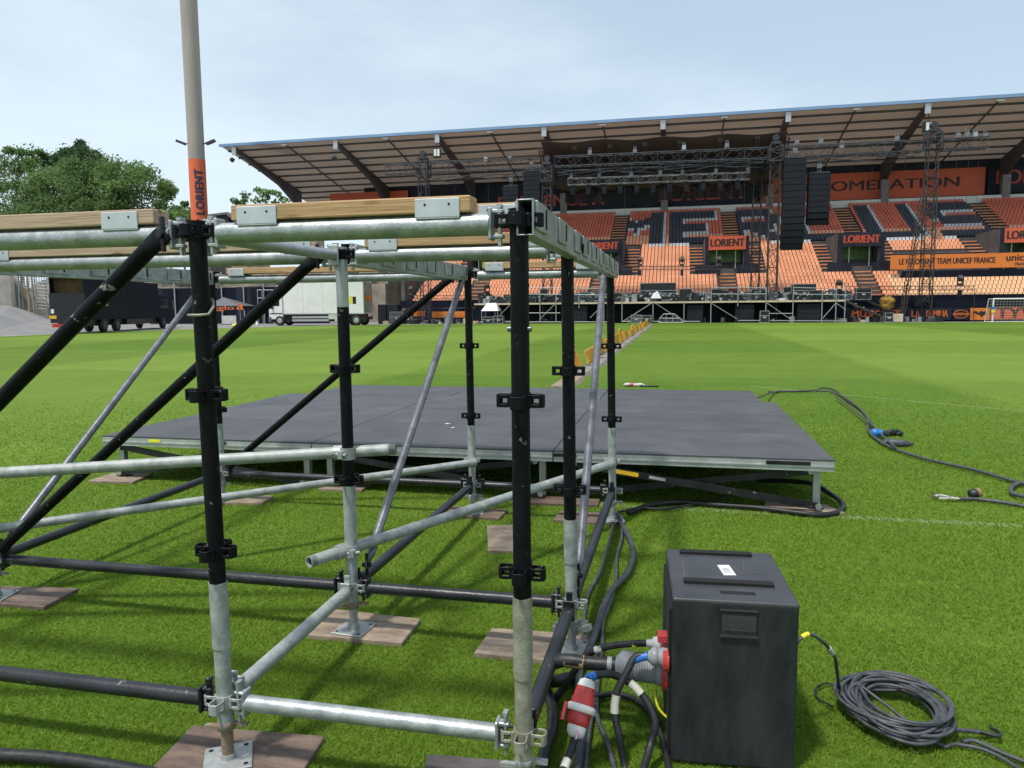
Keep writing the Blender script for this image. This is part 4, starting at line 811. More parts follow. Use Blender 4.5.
# boards along the pitch on the right
yd = 73.2
def bd(pa, pb, ya, yb_): return W(pa,(ya+yb_)/2,yd).x, W(pb,(ya+yb_)/2,yd).x, W((pa+pb)/2, yb_, yd).z, W((pa+pb)/2, ya, yd).z
MB_ = MB(); x0, x1, z0, z1 = bd(850, 1130, 300, 322); 
o = MB_.box(x0, yd+.5, 0, x1, yd+.7, z1).build('pitch_hoarding', M['navy_lit']); tag(o, 'long dark hoarding wall behind the goal and the advertising boards', 'hoarding')
for pa, pb, mt, txt, tc, lb in ((846, 906, M['navy'], 'MUSIQUES', M['letter_orange'], 'dark board with small orange words left of the tower foot'),(907, 952, M['navy'], 'L.A.   FAMILIA', M['letter_orange'], 'dark board with orange words beside the right truss tower'),(953, 969, M['navy'], '', M['letter_orange'], 'black board with an orange rounded badge'),(970, 990, M['banner_orange'], '', M['letter_dark'], 'orange board with a dark bird shaped mark left of the goal')):
    x0, x1, z0, z1 = bd(pa, pb, 308, 320); o = MB().box(x0+.03, yd, z0-.0, x1-.03, yd+.12, z1).build('advertising_board', mt); tag(o, lb, 'advertising board', 'advertising boards along the pitch')
    if txt: lettering(txt, .85, ((x0+x1)/2, yd-.02, (z0+z1)/2), (1,0,0), (0,0,1), tc, o, width=(x1-x0)*.8, bold=.03)
    elif mt is M['navy']:
        e = MB(); 
        for s, m_ in ((1, 0), (.8, 1), (.3, 0)): e.add([((x0+x1)/2 + .62*math.cos(t)*s**.5, yd-.012-.006*(1.2-s), (z0+z1)/2 + .40*s*math.sin(t)) for t in np.arange(0, 6.28, .4)], [tuple(range(16))[::-1]], m_)
        e.box((x0+x1)/2-.66, yd-.03, (z0+z1)/2-.09, (x0+x1)/2+.66, yd-.022, (z0+z1)/2+.09, 0); e.build('badge', [M['letter_orange'], M['letter_dark']], o)
    else:
        e = MB(); cx, cz = (x0+x1)/2, (z0+z1)/2; B = [(-.62,.12),(-.35,.30),(-.12,.12),(.05,.28),(.30,.20),(.55,.34),(.45,.06),(.62,-.04),(.30,-.10),(.12,-.30),(-.05,-.06),(-.28,-.02),(-.45,.10)]
        e.add([(cx+u, yd-.02, cz+v) for u, v in B], [tuple(range(len(B)))[::-1]]); e.build('bird_mark', M['letter_dark'], o)
x0, x1, z0, z1 = bd(991, 1100, 307, 319); o = MB().box(x0, yd, z0, x1, yd+.12, z1).build('advertising_board', M['banner_red']); tag(o, 'long dull red board with large dark letters behind the goal net', 'advertising board', 'advertising boards along the pitch')
lettering('TYVO', 1.25, (x0+.4, yd-.02, (z0+z1)/2), (1,0,0), (0,0,1), M['letter_dark'], o, ax='LEFT', width=4.2, bold=.05)
# goal
g0 = G(992, 322); gl = thing('goal', 'white football goal with a blue and yellow post pad at the right edge', 'goal', (g0.x, 69.2, 0))
gx0, gx1, gy, gh = W(993, 310, 69).x, W(993, 310, 69).x + 7.3, 69.0, 1.95
f = MB(); f.tube((gx0,gy,0),(gx0,gy,gh),.06,8); f.tube((gx1,gy,0),(gx1,gy,gh),.06,8); f.tube((gx0-.06,gy,gh),(gx1+.06,gy,gh),.06,8); f.tube((gx0,gy+1.6,0),(gx0,gy+1.0,gh),.035,6); f.tube((gx1,gy+1.6,0),(gx1,gy+1.0,gh),.035,6); f.tube((gx0,gy+1.6,.04),(gx1,gy+1.6,.04),.035,6); f.tube((gx0,gy,gh),(gx0,gy+1,gh),.035,6); f.tube((gx0,gy,.04),(gx0,gy+1.6,.04),.035,6); f.build('goal_frame', M['white_paint'], gl)
nt = MB()
for i in range(31): x = gx0 + (gx1-gx0)*i/30; nt.beam((x,gy+1.6,.02),(x,gy+1.0,gh),.018,.018); nt.beam((x,gy+1.0,gh),(x,gy,gh),.018,.018)
for i in range(10): k = i/9; nt.beam((gx0,gy+1.6-.6*k,.02+k*gh*.98),(gx1,gy+1.6-.6*k,.02+k*gh*.98),.018,.018); nt.beam((gx0,gy,.02+k*gh*.98),(gx0,gy+1.6-.6*k,.02+k*gh*.98),.018,.018)
nt.build('net', M['white_dirty'], gl)
MB().box(gx0-.11,gy-.11,gh*.42,gx0+.11,gy+.11,gh*.55,0).box(gx0-.112,gy-.112,gh*.55,gx0+.112,gy+.112,gh*.68,1).build('post_pad', [M['yellow_tape'], M['blue_plastic']], gl)
# ---------------------------------------------------------------- concert stage in front of the stand
SY0, SY1 = 71.6, 76.6
def SW_(px, py, Y=SY0): return W(px, py, Y)
zd = SW_(680, 302).z; st = thing('concert_stage', 'long concert stage on scaffolding with pale railings across the far end of the pitch', 'stage', (3, 74, 0))
xa, xb = SW_(474, 302).x, SW_(846, 302).x
MB().box(xa, SY0, zd-.10, xb, SY1, zd+.06).build('stage_floor', M['ply_pink'], st)
MB().box(xa, SY0+.3, 0, xb, SY1, .02).build('base_frame', M['black_steel'], st)
MB().box(xa+.3, SY1-.25, 0, xb-.3, SY1-.1, zd-.11).build('back_cloth', M['navy'], st)
def upright(px, y0, y1, r=.05, Y=SY0-.06): a = W(px, (y0+y1)/2, Y); MB().tube((a.x, Y, max(0, W(px,y1,Y).z)), (a.x, Y, W(px,y0,Y).z), r, 6).build('post', M['galv_bright'], st)
for px, ya, yb2 in ((495,303,322),(513,286,322),(540,286,322),(556,286,322),(579,287,308),(604,288,322),(622,302,322),(653,302,322),(684,302,322),(711,287,323),(738,287,306),(766,287,316),(793,287,323),(822,290,323),(836,287,323),(845,283,325)): upright(px, ya, yb2)
def rail(p0, p1, nm='rail', r=.04, Y=SY0-.06): MB().tube(W(*p0, Y), W(*p1, Y), r, 6).build(nm, M['galv_bright'], st)
for a, b in (((513,287.5),(605,288.5)),((513,294),(605,295)),((711,287.5),(766,287.5)),((711,294),(766,294)),((793,287.5),(846,289)),((793,294),(846,295)),((793,313.5),(766,313.5)),((513,313),(560,313)),((738,320.5),(846,321)),((622,321.5),(700,321.5)),((480,322),(610,322))): rail(a, b)
for a, b in (((540,319),(556,303)),((655,303),(684,322)),((622,322),(652,303)),((711,303),(737,319)),((767,303),(793,321)),((836,303),(823,318)),((836,303),(846,310)),((590,318),(604,304)),((495,320),(512,303))): rail(a, b, 'diagonal', .035)
for pa, pb in ((573,587),(687,703),(735,754),(797,820)):
    a, b = W(pa, 320, SY0+.3), W(pb, 320, SY0+.3); t = MB().box(a.x, SY0+.25, 0, b.x, SY0+1.3, zd-.28).build('loudspeaker_stack', M['pa']); bevel(t, .03, 1)
    tag(t, {573:'black loudspeaker stack under the left part of the stage',687:'black loudspeaker stack under the stage beside the silver rounded rack',735:'black loudspeaker stack under the middle of the stage beside a flight case',797:'widest black loudspeaker stack under the right part of the stage'}[pa], 'loudspeaker', 'speaker stacks under the stage'); g = MB()
    for k in range(1, 4): g.box(a.x+.06, SY0+.235, (zd-.28)*k/4-.015, b.x-.06, SY0+.25, (zd-.28)*k/4+.015)
    g.build('seam', M['hole'], t)
# stair down at the right end of the stage
t = thing('stage_stair', 'steel stair leading off the right end of the concert stage', 'stair', (xb, SY0+1, 0)); x1 = W(893, 318, SY0).x; s = MB()
for i in range(7): k = i/6; x = xb + (x1-xb)*k; s.box(x, SY0+.4, zd*(1-k)+.0, x+.35, SY0+1.6, zd*(1-k)+.05)
s.build('tread', M['alu'], t); s = MB()
for yy in (SY0+.4, SY0+1.6): s.beam((xb,yy,zd),(x1,yy,.1),.06,.16); s.beam((xb,yy,zd+.9),(x1,yy,1.0),.05,.05)
s.build('stringer', M['truss_brown'], t)
# flight cases and kit, each box its own thing
def case(pa, pb, ya, yb_, Y, mt, label, trim=None, name='flight_case', cat='case', group=None, dep=None, on=None):
    a = W(pa, yb_, Y); b = W(pb, yb_, Y); z1 = W((pa+pb)/2, ya, Y).z; z0 = a.z if on is None else on; x0, x1_ = a.x, b.x; d = dep or min(1.2, max(.5, (x1_-x0)*.6)); w_ = .032
    t = thing(name, label, cat, ((x0+x1_)/2, Y+d/2, z0), group); MB().box(x0, Y, z0, x1_, Y+d, z1).build('case_body', mt, t)
    e = MB(); g = .012
    for z in (z0, z1): e.box(x0-g, Y-g, z-w_*.5+.001, x1_+g, Y+d+g, z+w_*.5)
    for x in (x0, x1_):
        for y in (Y, Y+d): e.box(x-w_*.5, y-w_*.5, z0+w_*.5, x+w_*.5, y+w_*.5, z1-w_*.5+.002)
    if trim is not M['case_black']: e.box(x0-.006, Y-.008, (z0*.4+z1*.6)-.02, x1_+.006, Y+d+.008, (z0*.4+z1*.6)+.02)
    e.build('edge_trim', trim or M['alu'], t); h = MB(); cx = (x0+x1_)/2; cz = z0*.55+z1*.45; h.box(cx-.14, Y-.02, cz-.07, cx+.14, Y-.004, cz+.07); h.build('handle_plate', M['alu'], t); return t
cb, cg, cu = M['case_black'], M['case_grey'], M['case_blue']; D0 = zd+.07
for args in (
 (631,641.5,315,322.5,70.8,cg,'grey flight case at the stage foot by the far end of the yellow ramps'),(642.5,651,315.5,322.5,71.0,cb,'black flight case with bright edges beside the grey one at the end of the ramps'),
 (760,769,311,323,70.9,cb,'small black flight case standing on the grass in front of the middle of the stage'),(885,893,313,323,70.9,cb,'small black and white case at the foot of the stage stair'),
 (390,403,312,323,72.0,cg,'grey case below the black tower base at the left of the stage'),(404,412,314,323,72.1,cb,'black case just right of the grey case, left of the stage'),(445,452,316,323,72.0,cg,'pale case in the clutter left of the white canopy'),
 (483,493,317,325,70.9,cb,'left black case of the pair under the white canopy'),(494,503,316,325,70.9,cb,'right black case of the pair under the white canopy')):
    case(*args, on=.03)
for args in (
 (793,816,284,297,72.6,cb,'largest black case standing on the stage floor by the railing'),(679,692,289,298,72.8,cb,'black case on the stage floor left of the middle railing'),(711,727,289,298,72.9,cb,'wide black case behind the middle railing'),
 (751,765,289,298,72.7,cb,'black case behind the right end of the middle railing'),(783,791,287,299,73.1,cb,'tall narrow black case left of the largest case'),(640,676,283,296,74.2,cb,'long black crate behind the white cloth on the stage'),
 (540,548,289,297,72.7,cb,'small black case on the left part of the stage'),(560,568,290,298,72.7,cg,'small grey case on the left part of the stage'),(856,871,288,299,73.0,cb,'black case under the lamp at the right end of the stage'),
 (694,704,292,299,72.5,cg,'pale grey case between two black cases on the stage'),(612,622,293,300,72.6,cb,'low black case left of the white cloth'),(826,834,292,299,73.4,cu,'blue grey case right of the largest case'),(838,852,291,300,72.8,cu,'wider blue grey case near the right end of the stage'),(656,666,294,300,72.3,cu,'blue grey box in front of the long black crate'),(668,677,293,300,72.4,cg,'light grey box in front of the long black crate'),(728,742,293,300,72.6,cg,'pale grey box behind the middle railing'),(588,600,292,300,72.8,cu,'blue grey case behind the left railing')):
    case(*args, on=D0)
t = thing('silver_rack', 'silver rounded rack frame standing under the stage near the yellow ramps', 'rack', W(671,322,71.0)); a, b = W(658.5, 322, 71.0), W(684, 322, 71.0); q = MB(); w_ = b.x-a.x; hh = W(671,314,71.0).z
for y_ in (71.0, 72.0):
    P_ = [(a.x,y_,.05),(a.x+w_*.05,y_,hh*.55),(a.x+w_*.2,y_,hh),(a.x+w_*.62,y_,hh),(a.x+w_*.85,y_,hh*.5),(b.x,y_,.05)]
    for i in range(5): q.tube(P_[i], P_[i+1], .05, 6)
    q.tube((a.x,y_,.06),(b.x,y_,.06),.05,6); q.tube(P_[1],P_[4],.04,6)
    for k in (.3,.55): q.tube((a.x+w_*k,y_,.05),(a.x+w_*k,y_,hh),.04,6)
for i, p in enumerate(P_): q.tube(p, (p[0],71.0,p[2]), .04, 6)
q.build('rack_frame', M['galv_bright'], t); q = MB()
for k in range(4): q.box(a.x+w_*(.12+.19*k), 71.15, .1, a.x+w_*(.12+.19*k)+w_*.15, 71.9, hh*.48)
q.build('rack_load', cg, t)
t = MB(); pa = W(656, 292, 71.9); Q = [(-.9,0,0),(.9,0,0),(.9,.8,0),(-.9,.8,0),(-.45,.2,.55),(.15,.15,.95),(.4,.6,.8),(-.3,.6,.7)]
t.add([(pa.x+q[0]*.55, 71.8+q[1]*.6, D0+.3+q[2]*.75) for q in Q], [(0,1,5,4),(1,2,6,5),(2,3,7,6),(3,0,4,7),(4,5,6,7)]); tag(t.build('dust_sheet', M['canvas_white']), 'white cloth heaped over kit on the middle of the stage', 'cloth')
t = MB(); rr = random.Random(5)
for i in range(620):
    x = rr.uniform(xa+.5, xb-.5); y = rr.uniform(SY0+.5, SY1-1); s_ = rr.uniform(.2,.85); h_ = rr.uniform(.10,.62)*(1.0 + .5*math.sin(x*.9))
    a = rr.uniform(0, 3); t.obox((x, y, D0 + h_/2), s_, s_*.7, h_, (Vector((math.cos(a),math.sin(a),0)), Vector((-math.sin(a),math.cos(a),0)), Vector((0,0,1))), rr.choice([0,0,0,0,0,0,1,2,3,4]))
for i in range(170):
    x = rr.uniform(xa+.5, xb-.8); y = rr.uniform(SY0+.5, SY0+2.6); s_ = rr.uniform(.35,1.0); h_ = rr.uniform(.35,1.0); t.obox((x, y, D0 + h_/2), s_, .5, h_, None, rr.choice([0,0,0,0,1,3]))
    if i % 3 == 0: t.obox((x, y, D0 + h_ + .012), s_+.03, .53, .03, None, 2)
for i in range(240):
    x = rr.uniform(xa+.5, xb-.8); y = SY0 + rr.uniform(.25,.5); s_ = rr.uniform(.06,.3); t.obox((x, y, D0 + rr.uniform(.08,.85)), s_, .06, rr.uniform(.04,.16), (Vector((.96,0,.28)), Vector((0,1,0)), Vector((-.28,0,.96))), rr.choice([2,2,4,1,3]))
for i in range(110):
    x = rr.uniform(xa+.5, xb-1.5); y = rr.uniform(SY0+.3, SY1-1); t.beam((x,y,D0+.1),(x+rr.uniform(.3,1.4),y+rr.uniform(-.5,.5),D0+rr.uniform(.1,.7)),.05,.05, rr.choice([1,3]))
tag(t.build('stage_clutter', [cb, cu, M['galv_bright'], cg, M['white_dirty']]), 'jumble of cables, brackets and small kit heaped on the stage floor', 'clutter', kind='stuff')
t = MB()
for i in range(230):
    px = rr.choice([rr.uniform(380,480), rr.uniform(380,480), rr.uniform(850,940), rr.uniform(500,880)]); p = W(px, 322, rr.uniform(71.9, 75)); s_ = rr.uniform(.12,.5); h_ = rr.uniform(.08,.55)
    a = rr.uniform(0,3); t.obox((p.x, p.y, h_/2+.01), s_*1.5, s_, h_, (Vector((math.cos(a),math.sin(a),0)), Vector((-math.sin(a),math.cos(a),0)), Vector((0,0,1))), rr.choice([0,0,1,2,3,4]))
tag(t.build('ground_clutter', [cb, cg, M['galv_bright'], M['rust'], M['ply_pink']]), 'jumble of kit, boards and cable lying on the ground beside the stage', 'clutter', kind='stuff')
t = thing('canopy', 'small white canopy over cases at the left front of the stage', 'canopy', W(489,322,71)); a, b = W(481, 311, 70.8), W(498, 311, 70.8); ztp = W(489, 303, 70.8).z
r_ = MB(); r_.add([(a.x,70.8,a.z),(b.x,70.8,a.z),(b.x,72.4,a.z),(a.x,72.4,a.z),(a.x+.5,71.3,ztp),(b.x-.3,71.3,ztp),(b.x-.3,72,ztp),(a.x+.5,72,ztp)], [(0,1,5,4),(1,2,6,5),(2,3,7,6),(3,0,4,7),(4,5,6,7),(3,2,1,0)]); r_.build('cloth_roof', M['canvas_white'], t)
for x in (a.x+.05, b.x-.05):
    for y in (70.85, 72.35): MB().tube((x,y,0),(x,y,a.z),.03,6).build('leg', M['alu'], t)
for pa, pb, lb in ((378,386.5,'left black loudspeaker cabinet of the pair behind the white truck'),(387,398,'right, wider black loudspeaker cabinet of the pair behind the white truck')):
    a, b = W(pa, 322, 73), W(pb, 322, 73); t = bevel(MB().box(a.x, 73, 0, b.x, 74.2, W(pa,304.5,73).z).build('loudspeaker_stack', M['pa']), .04, 1); tag(t, lb, 'loudspeaker', 'speaker stacks by the truck')
    MB().box(a.x+.08, 72.985, .9, b.x-.08, 73.0-.002, 1.0).build('seam', M['hole'], t)
# low barrier of dark decking left of the stage with orange sheets
t = thing('long_workbench', 'long low dark truss bench with orange covers left of the stage', 'bench', W(430,320,74)); a, b = W(402, 308, 74.5), W(476, 308, 74.5)
MB().box(a.x, 74.5, a.z-.12, b.x, 75.4, a.z+.02).build('top', M['truss_brown'], t); MB().box(a.x+.5, 74.45, .75, W(425,310,74.5).x, 74.49, 1.35).box(W(432,312,74.5).x, 74.45, .6, W(466,312,74.5).x, 74.49, 1.25).build('orange_cover', M['banner_orange'], t)
for k in range(6): x = a.x + (b.x-a.x)*(k+.1)/5.4; MB().box(x-.06, 74.55, 0, x+.06, 74.7, a.z-.12).build('leg', M['truss_black'], t)
# yellow sack and cream box by the stair
t = MB(); p = W(887, 313, 72.3); t.lathe((p.x, 72.6, 1.05), (0.1,0,1), [(0,.22),(.12,.38),(.4,.58),(.62,.52),(.8,.66),(1.0,.60),(1.15,.42),(1.28,.15)], 16, 0); t.v = [(x+rr.uniform(-.09,.09), y+rr.uniform(-.09,.09), z+rr.uniform(-.07,.07)) for x, y, z in t.v]; t.box(p.x-.45, 72.3, 0, p.x+.45, 72.9, 1.05, 1); tag(t.build('yellow_bag', [mat('dull_yellow_sacking', (.42,.24,.03), .8, 0, .5, 3, col2=(.16,.08,.02)), cb]), 'full yellow brown bag standing on a dark crate at the end of the stage', 'bag')
a, b = W(893,324,71.4), W(903,324,71.4); tag(bevel(MB().box(a.x, 71.4, .02, b.x, 72.1, .72).build('cream_box', M['ply_pink']), .03, 1), 'cream coloured box on the grass edge right of the stage stair', 'box')
# ---------------------------------------------------------------- trusses, loudspeaker arrays and lights over the stage
def truss(mb, p0, p1, w, h, r=.05, step=None, m=0, rd=None, up=Vector((0,0,1))):
    p0 = Vector(p0); p1 = Vector(p1); d = (p1-p0); L = d.length; d.normalize(); s = up.cross(d)
    s = s.normalized() if s.length > 1e-3 else Vector((1,0,0)); u = d.cross(s); C = [s*i*w/2 + u*j*h/2 for i, j in ((-1,-1),(1,-1),(1,1),(-1,1))]; rd = rd or r*.6
    for c in C: mb.tube(p0+c, p1+c, r, 5, m, cap=False)
    step = step or max(w, h); n = max(1, int(L/step + .5))
    for i in range(n):
        a = p0 + d*(L*i/n); b = p0 + d*(L*(i+1)/n)
        for k in range(4):
            c0, c1 = C[k], C[(k+1) % 4]
            if (i+k) % 2: c0, c1 = c1, c0
            mb.tube(a+c0, b+c1, rd, 4, m, cap=False)
            if i % 2 == 0: mb.tube(a+C[k], a+C[(k+1) % 4], rd, 4, m, cap=False)
    return mb
YT = 73.4
def tower(px_top, py_top, mt, label, Y=YT, w=.85, foot=0.0):
    a = W(px_top, py_top, Y); t = thing('truss_tower', label, 'tower', (a.x, Y, foot), 'truss towers round the stage')
    truss(MB(), (a.x, Y, foot+.25), (a.x, Y, a.z-.8), w, w, .055, .8, 0, .032, Vector((0,1,0))).build('mast', mt, t)
    zs = W(px_top, py_top+20, Y).z; s = MB(); truss(s, (a.x, Y, zs-.7), (a.x, Y, zs+.7), w+.32, w+.32, .07, .47, 0, .04, Vector((0,1,0))); s.build('sleeve_block', M['truss_black'], t)
    h = MB(); h.lathe((a.x, Y-.2, a.z-.35), (0,1,0), [(0,.30),(.4,.30)], 12); h.box(a.x-.38, Y-.4, a.z-.95, a.x+.38, Y+.4, a.z-.7); h.build('head', M['truss_black'], t)
    b = MB(); b.box(a.x-1.2, Y-.15, foot+.0, a.x+1.2, Y+.15, foot+.22); b.box(a.x-.15, Y-1.2, foot+.002, a.x+.15, Y+1.2, foot+.218); b.build('base', M['truss_black'], t); return a
t1 = tower(423, 150, M['truss_black'], 'far left truss tower left of the stage, behind the timber joists')
t2 = tower(547, 155, M['truss_black'], 'left inner truss tower behind the scaffold beam'); t3 = tower(776, 134, M['truss_brown'], 'inner truss tower just left of the large loudspeaker arrays'); t4 = tower(934, 121, M['truss_brown'], 'far right truss tower in front of the word in the seats')
a = W(757, 200, YT+3.4); t = thing('truss_tower', 'rear truss tower left of the large loudspeaker arrays', 'tower', (a.x, YT+3.4, 0), 'truss towers round the stage'); truss(MB(), (a.x, YT+3.4, .2), (a.x, YT+3.4, W(757,142,YT+3.4).z), .75, .75, .055, .8, 0, .032, Vector((0,1,0))).build('mast', M['truss_brown'], t); MB().box(a.x-1, YT+3.3, 0, a.x+1, YT+3.5, .2).build('base', M['truss_black'], t)
a, b = W(927,140,YT), W(902,318,YT-1.5); t = thing('leaning_prop', 'slim dark lattice prop leaning against the far right truss tower', 'prop', (b.x, YT-1.5, 0)); truss(MB(), (b.x, YT-1.2, .05), (W(922,195,YT).x, YT-.5, W(922,195,YT).z), .32, .32, .035, .5, 0, .02).build('lattice', M['truss_brown'], t)
MB().box(b.x-.4, YT-1.5, 0, b.x+.4, YT-.9, .06).build('foot', M['truss_black'], t)
zc = W(660, 158, YT).z; t = thing('main_truss', 'long box truss spanning the towers above the stage', 'truss', ((t1.x+t4.x)/2, YT-.1, zc))
xl, xr = W(386,167,YT).x, W(988,140,YT).x
def tz(px): return W(px, {423:168,547:162.5,776:153,934:145.5}[px], YT).z
m_ = MB(); pts = [(xl, tz(423)), (t1.x-.75, tz(423)), (t1.x+.75, tz(423)), (t2.x-.75, tz(547)), (t2.x+.75, tz(547)), (t3.x-.75, tz(776)), (t3.x+.75, tz(776)), (t4.x-.75, tz(934)), (t4.x+.75, tz(934)), (xr, tz(934))]
for i in range(0, len(pts), 2): truss(m_, (pts[i][0], YT, pts[i][1]), (pts[i+1][0], YT, pts[i+1][1]), .8, .95, .05, 1.0, 0, .028)
m_.build('box_truss', M['truss_black'], t)
a, b = W(568,182,YT+1.2), W(750,176,YT+1.2); t = thing('light_truss', 'bright silver lighting truss hanging below the dark truss', 'truss', (a+b)/2); truss(MB(), a, b, .55, .62, .04, .7, 0, .025).build('truss_frame', M['truss_alu'], t)
for k in range(11):
    p = a.lerp(b, (k+.3)/11); MB().box(p.x-.22, p.y-.22, p.z-1.25, p.x+.22, p.y+.22, p.z-.45).box(p.x-.06,p.y-.06,p.z-.46,p.x+.06,p.y+.06,p.z-.2).build('lamp', M['pa'], t)
for k in (.02,.18,.36,.52,.64,.82,.99): p = a.lerp(b, k); MB().tube(p+Vector((0,0,.3)), Vector((p.x, p.y, tz(776)-.3)), .02, 4).box(p.x-.16,p.y-.16,p.z+.3,p.x+.16,p.y+.16,p.z+.75).build('hoist', M['truss_alu'], t)
t = thing('rear_truss', 'darker second box truss behind the main truss, under the stage roof', 'truss', W(660,168,76.1)); a, b = W(548,170,76.1), W(770,160,76.1); truss(MB(), a, b, .6, .7, .05, .9, 0, .028).build('box_truss', M['truss_black'], t)
for k in range(16):
    p = a.lerp(b, (k+.5)/16); hk = R.uniform(.5,1.1); MB().box(p.x-.2, p.y-.2, p.z-.4-hk, p.x+.2, p.y+.2, p.z-.36).build('lamp', M['pa'], t)
t = thing('cable_bridge', 'drooping bundle of black cables slung under the main truss', 'cables', W(660,165,YT)); m_ = MB()
for x0, x1 in ((t1.x+1, t2.x-1), (t2.x+1, (t2.x+t3.x)/2), ((t2.x+t3.x)/2, t3.x-1), (t3.x+1, t4.x-1)):
    for q in range(4):
        n = max(4, int((x1-x0)/2)); z_ = tz(776) - .55; P_ = [(x0+(x1-x0)*i/n, YT+.2*q-.3, z_ - (.25+.15*q)*abs(math.sin(i*1.9+q))) for i in range(n+1)]; m_.path(spline(P_, 3), .035, 5)
m_.build('cable_bundle', M['truss_black'], t)
def array(pa, pb, ya, yb_, Y, label, bend=None, n=12):
    a = W(pa, ya, Y); b = W(pb, ya, Y); zt2, zb2 = a.z, W((pa+pb)/2, yb_, Y).z; cx = (a.x+b.x)/2; w_ = b.x-a.x; t = thing('loudspeaker_array', label, 'loudspeaker array', (cx, Y, zt2), 'hanging loudspeaker arrays'); H = (zt2-zb2)/n
    z = zt2; y = Y; ang = 0
    for i in range(n):
        f = i/(n-1); ang = (.02 if not bend or f < bend else .02 + (f-bend)/(1-bend)*.34)
        u = Vector((0,-math.sin(ang)*-1,-math.cos(ang))); c = Vector((cx, y, z)) + u*(H/2); ax = (Vector((1,0,0)), Vector((0,math.cos(ang),math.sin(ang))), Vector((0,-math.sin(ang),math.cos(ang))))
        mb = MB(); mb.obox(c, w_*(1-.02*(i % 2)), 1.0, H*.955, ax); mb.obox(c - ax[1]*.505, w_*.88, .012, H*.78, ax); o = mb.build('cabinet', M['pa'], t)
        z += u.z*H; y += u.y*H
    MB().box(cx-w_*.45, Y-.45, zt2+.05, cx+w_*.45, Y+.45, zt2+.17).box(cx-.2,Y-.2,zt2+.17,cx+.2,Y+.2,zt2+.35).build('bumper_frame', M['truss_black'], t); zz_ = W(pa, 162, Y).z
    for s in (-.12, .12): MB().tube((cx+s, Y, zt2+.15), (cx+s, Y, max(zt2+1.0, tz(934)-.3)), .025, 5).build('chain', M['truss_alu'], t)
    MB().box(cx-.2,Y-.15,zt2+.55,cx+.2,Y+.15,zt2+1.0).build('hoist_motor', M['truss_alu'], t)
array(783.5, 806, 160, 249, YT-.3, 'longest black loudspeaker array, curving back at its foot, right of the inner tower', .62, 14); array(808, 830, 175, 224, YT+.2, 'shorter black loudspeaker array just right of the longest one', .8, 9)
array(524, 540.5, 173, 213, YT-.2, 'taller of the two black loudspeaker arrays behind the left end of the scaffold beam', .8, 9); array(503.5, 519, 188, 213, YT+.3, 'shorter of the two black loudspeaker arrays behind the left end of the scaffold beam', .8, 6)
# hoists and lamps on the main truss
ORDH = ['first','second','third','fourth','fifth','sixth','seventh','eighth','ninth','tenth','eleventh','twelfth','thirteenth','fourteenth','fifteenth']
for i, (px, py) in enumerate(((486,158),(510,157),(590,151),(635,150),(684,146),(727,144),(797,141),(821,140),(842,144),(897,137),(958,134),(967,133),(975,133),(985,134))):
    p = W(px, py, YT); t = thing('truss_hoist', '%s small chain hoist from the left on top of the main truss' % ORDH[i], 'hoist', p, 'small hoists on the main truss'); q = MB()
    for s in (-.22, .22): q.tube((p.x+s, YT, p.z-.5), (p.x+s*.3, YT, p.z+.35), .04, 5)
    q.build('bracket', M['truss_alu'], t); MB().box(p.x-.17, YT-.2, p.z-.35, p.x+.17, YT+.2, p.z+.05).build('motor', M['truss_alu'] if i % 4 else M['galv'], t)
for i, px in enumerate((455, 474, 488, 600, 625, 665, 700, 745, 812, 852, 872, 905, 956, 968, 978)):
    a = W(px, 170, YT+.3); tag(MB().tube((a.x, YT+.3, 4.5 if 560 < px < 760 else 8.5), (a.x, YT+.3, tz(776)-.4), .015, 4).build('hanging_chain', M['truss_black']), '%s thin chain from the left hanging from the main truss' % ORDH[i], 'chain', 'chains hanging from the main truss')
# dark tarpaulin roof behind the truss, and hanging gauze
YA, YBk = 74.3, 76.5
t = thing('stage_roof', 'dark red brown tarpaulin roof slung behind the main truss', 'tarpaulin', W(660,150,YA)); P = []; F = []; nx = 24
for j, (Y, dz) in enumerate(((YA, 0), (YBk-1.1, -.5), (YBk, -1.7))):
    for i in range(nx+1):
        k = i/nx; px = 541 + 247*k; p = W(px, 141.5 + (131-141.5)*k + 2.2*math.sin(k*math.pi*4)**2, YA); P.append((p.x, Y, p.z + dz - (.5 if j == 2 else 0)))
F = [(j*(nx+1)+i, j*(nx+1)+i+1, (j+1)*(nx+1)+i+1, (j+1)*(nx+1)+i) for j in range(2) for i in range(nx)]
mb = MB().add(P, F, 0, True); o = mb.build('tarpaulin', M['tarp'], t); s = o.modifiers.new('thick', 'SOLIDIFY'); s.thickness = .03
P2 = [P[2*(nx+1)+i] for i in range(nx+1)]; zb_ = W(660, 186, YBk).z
Q = []
for i, (x, y, z) in enumerate(P2): Q.append((x, y, z)); 
for i, (x, y, z) in enumerate(P2): Q.append((x, y+.15*math.sin(i*2.1), zb_ + .25*math.sin(i*1.7)))
o = MB().add(Q, [(i, i+1, nx+2+i, nx+1+i) for i in range(nx)], 0, True).build('back_sheet', M['tarp'], t); s = o.modifiers.new('thick', 'SOLIDIFY'); s.thickness = .03
tr = MB()
for px in (541, 575, 610, 645, 680, 720, 757, 787):
    a = W(px, 150, YA); truss(tr, (a.x, YA-.4, P[0][2]-.9), (a.x, YBk-.1, P2[0][2]-.7), .3, .3, .035, .5, 0, .02)
tr.build('roof_ribs', M['truss_brown'], t)
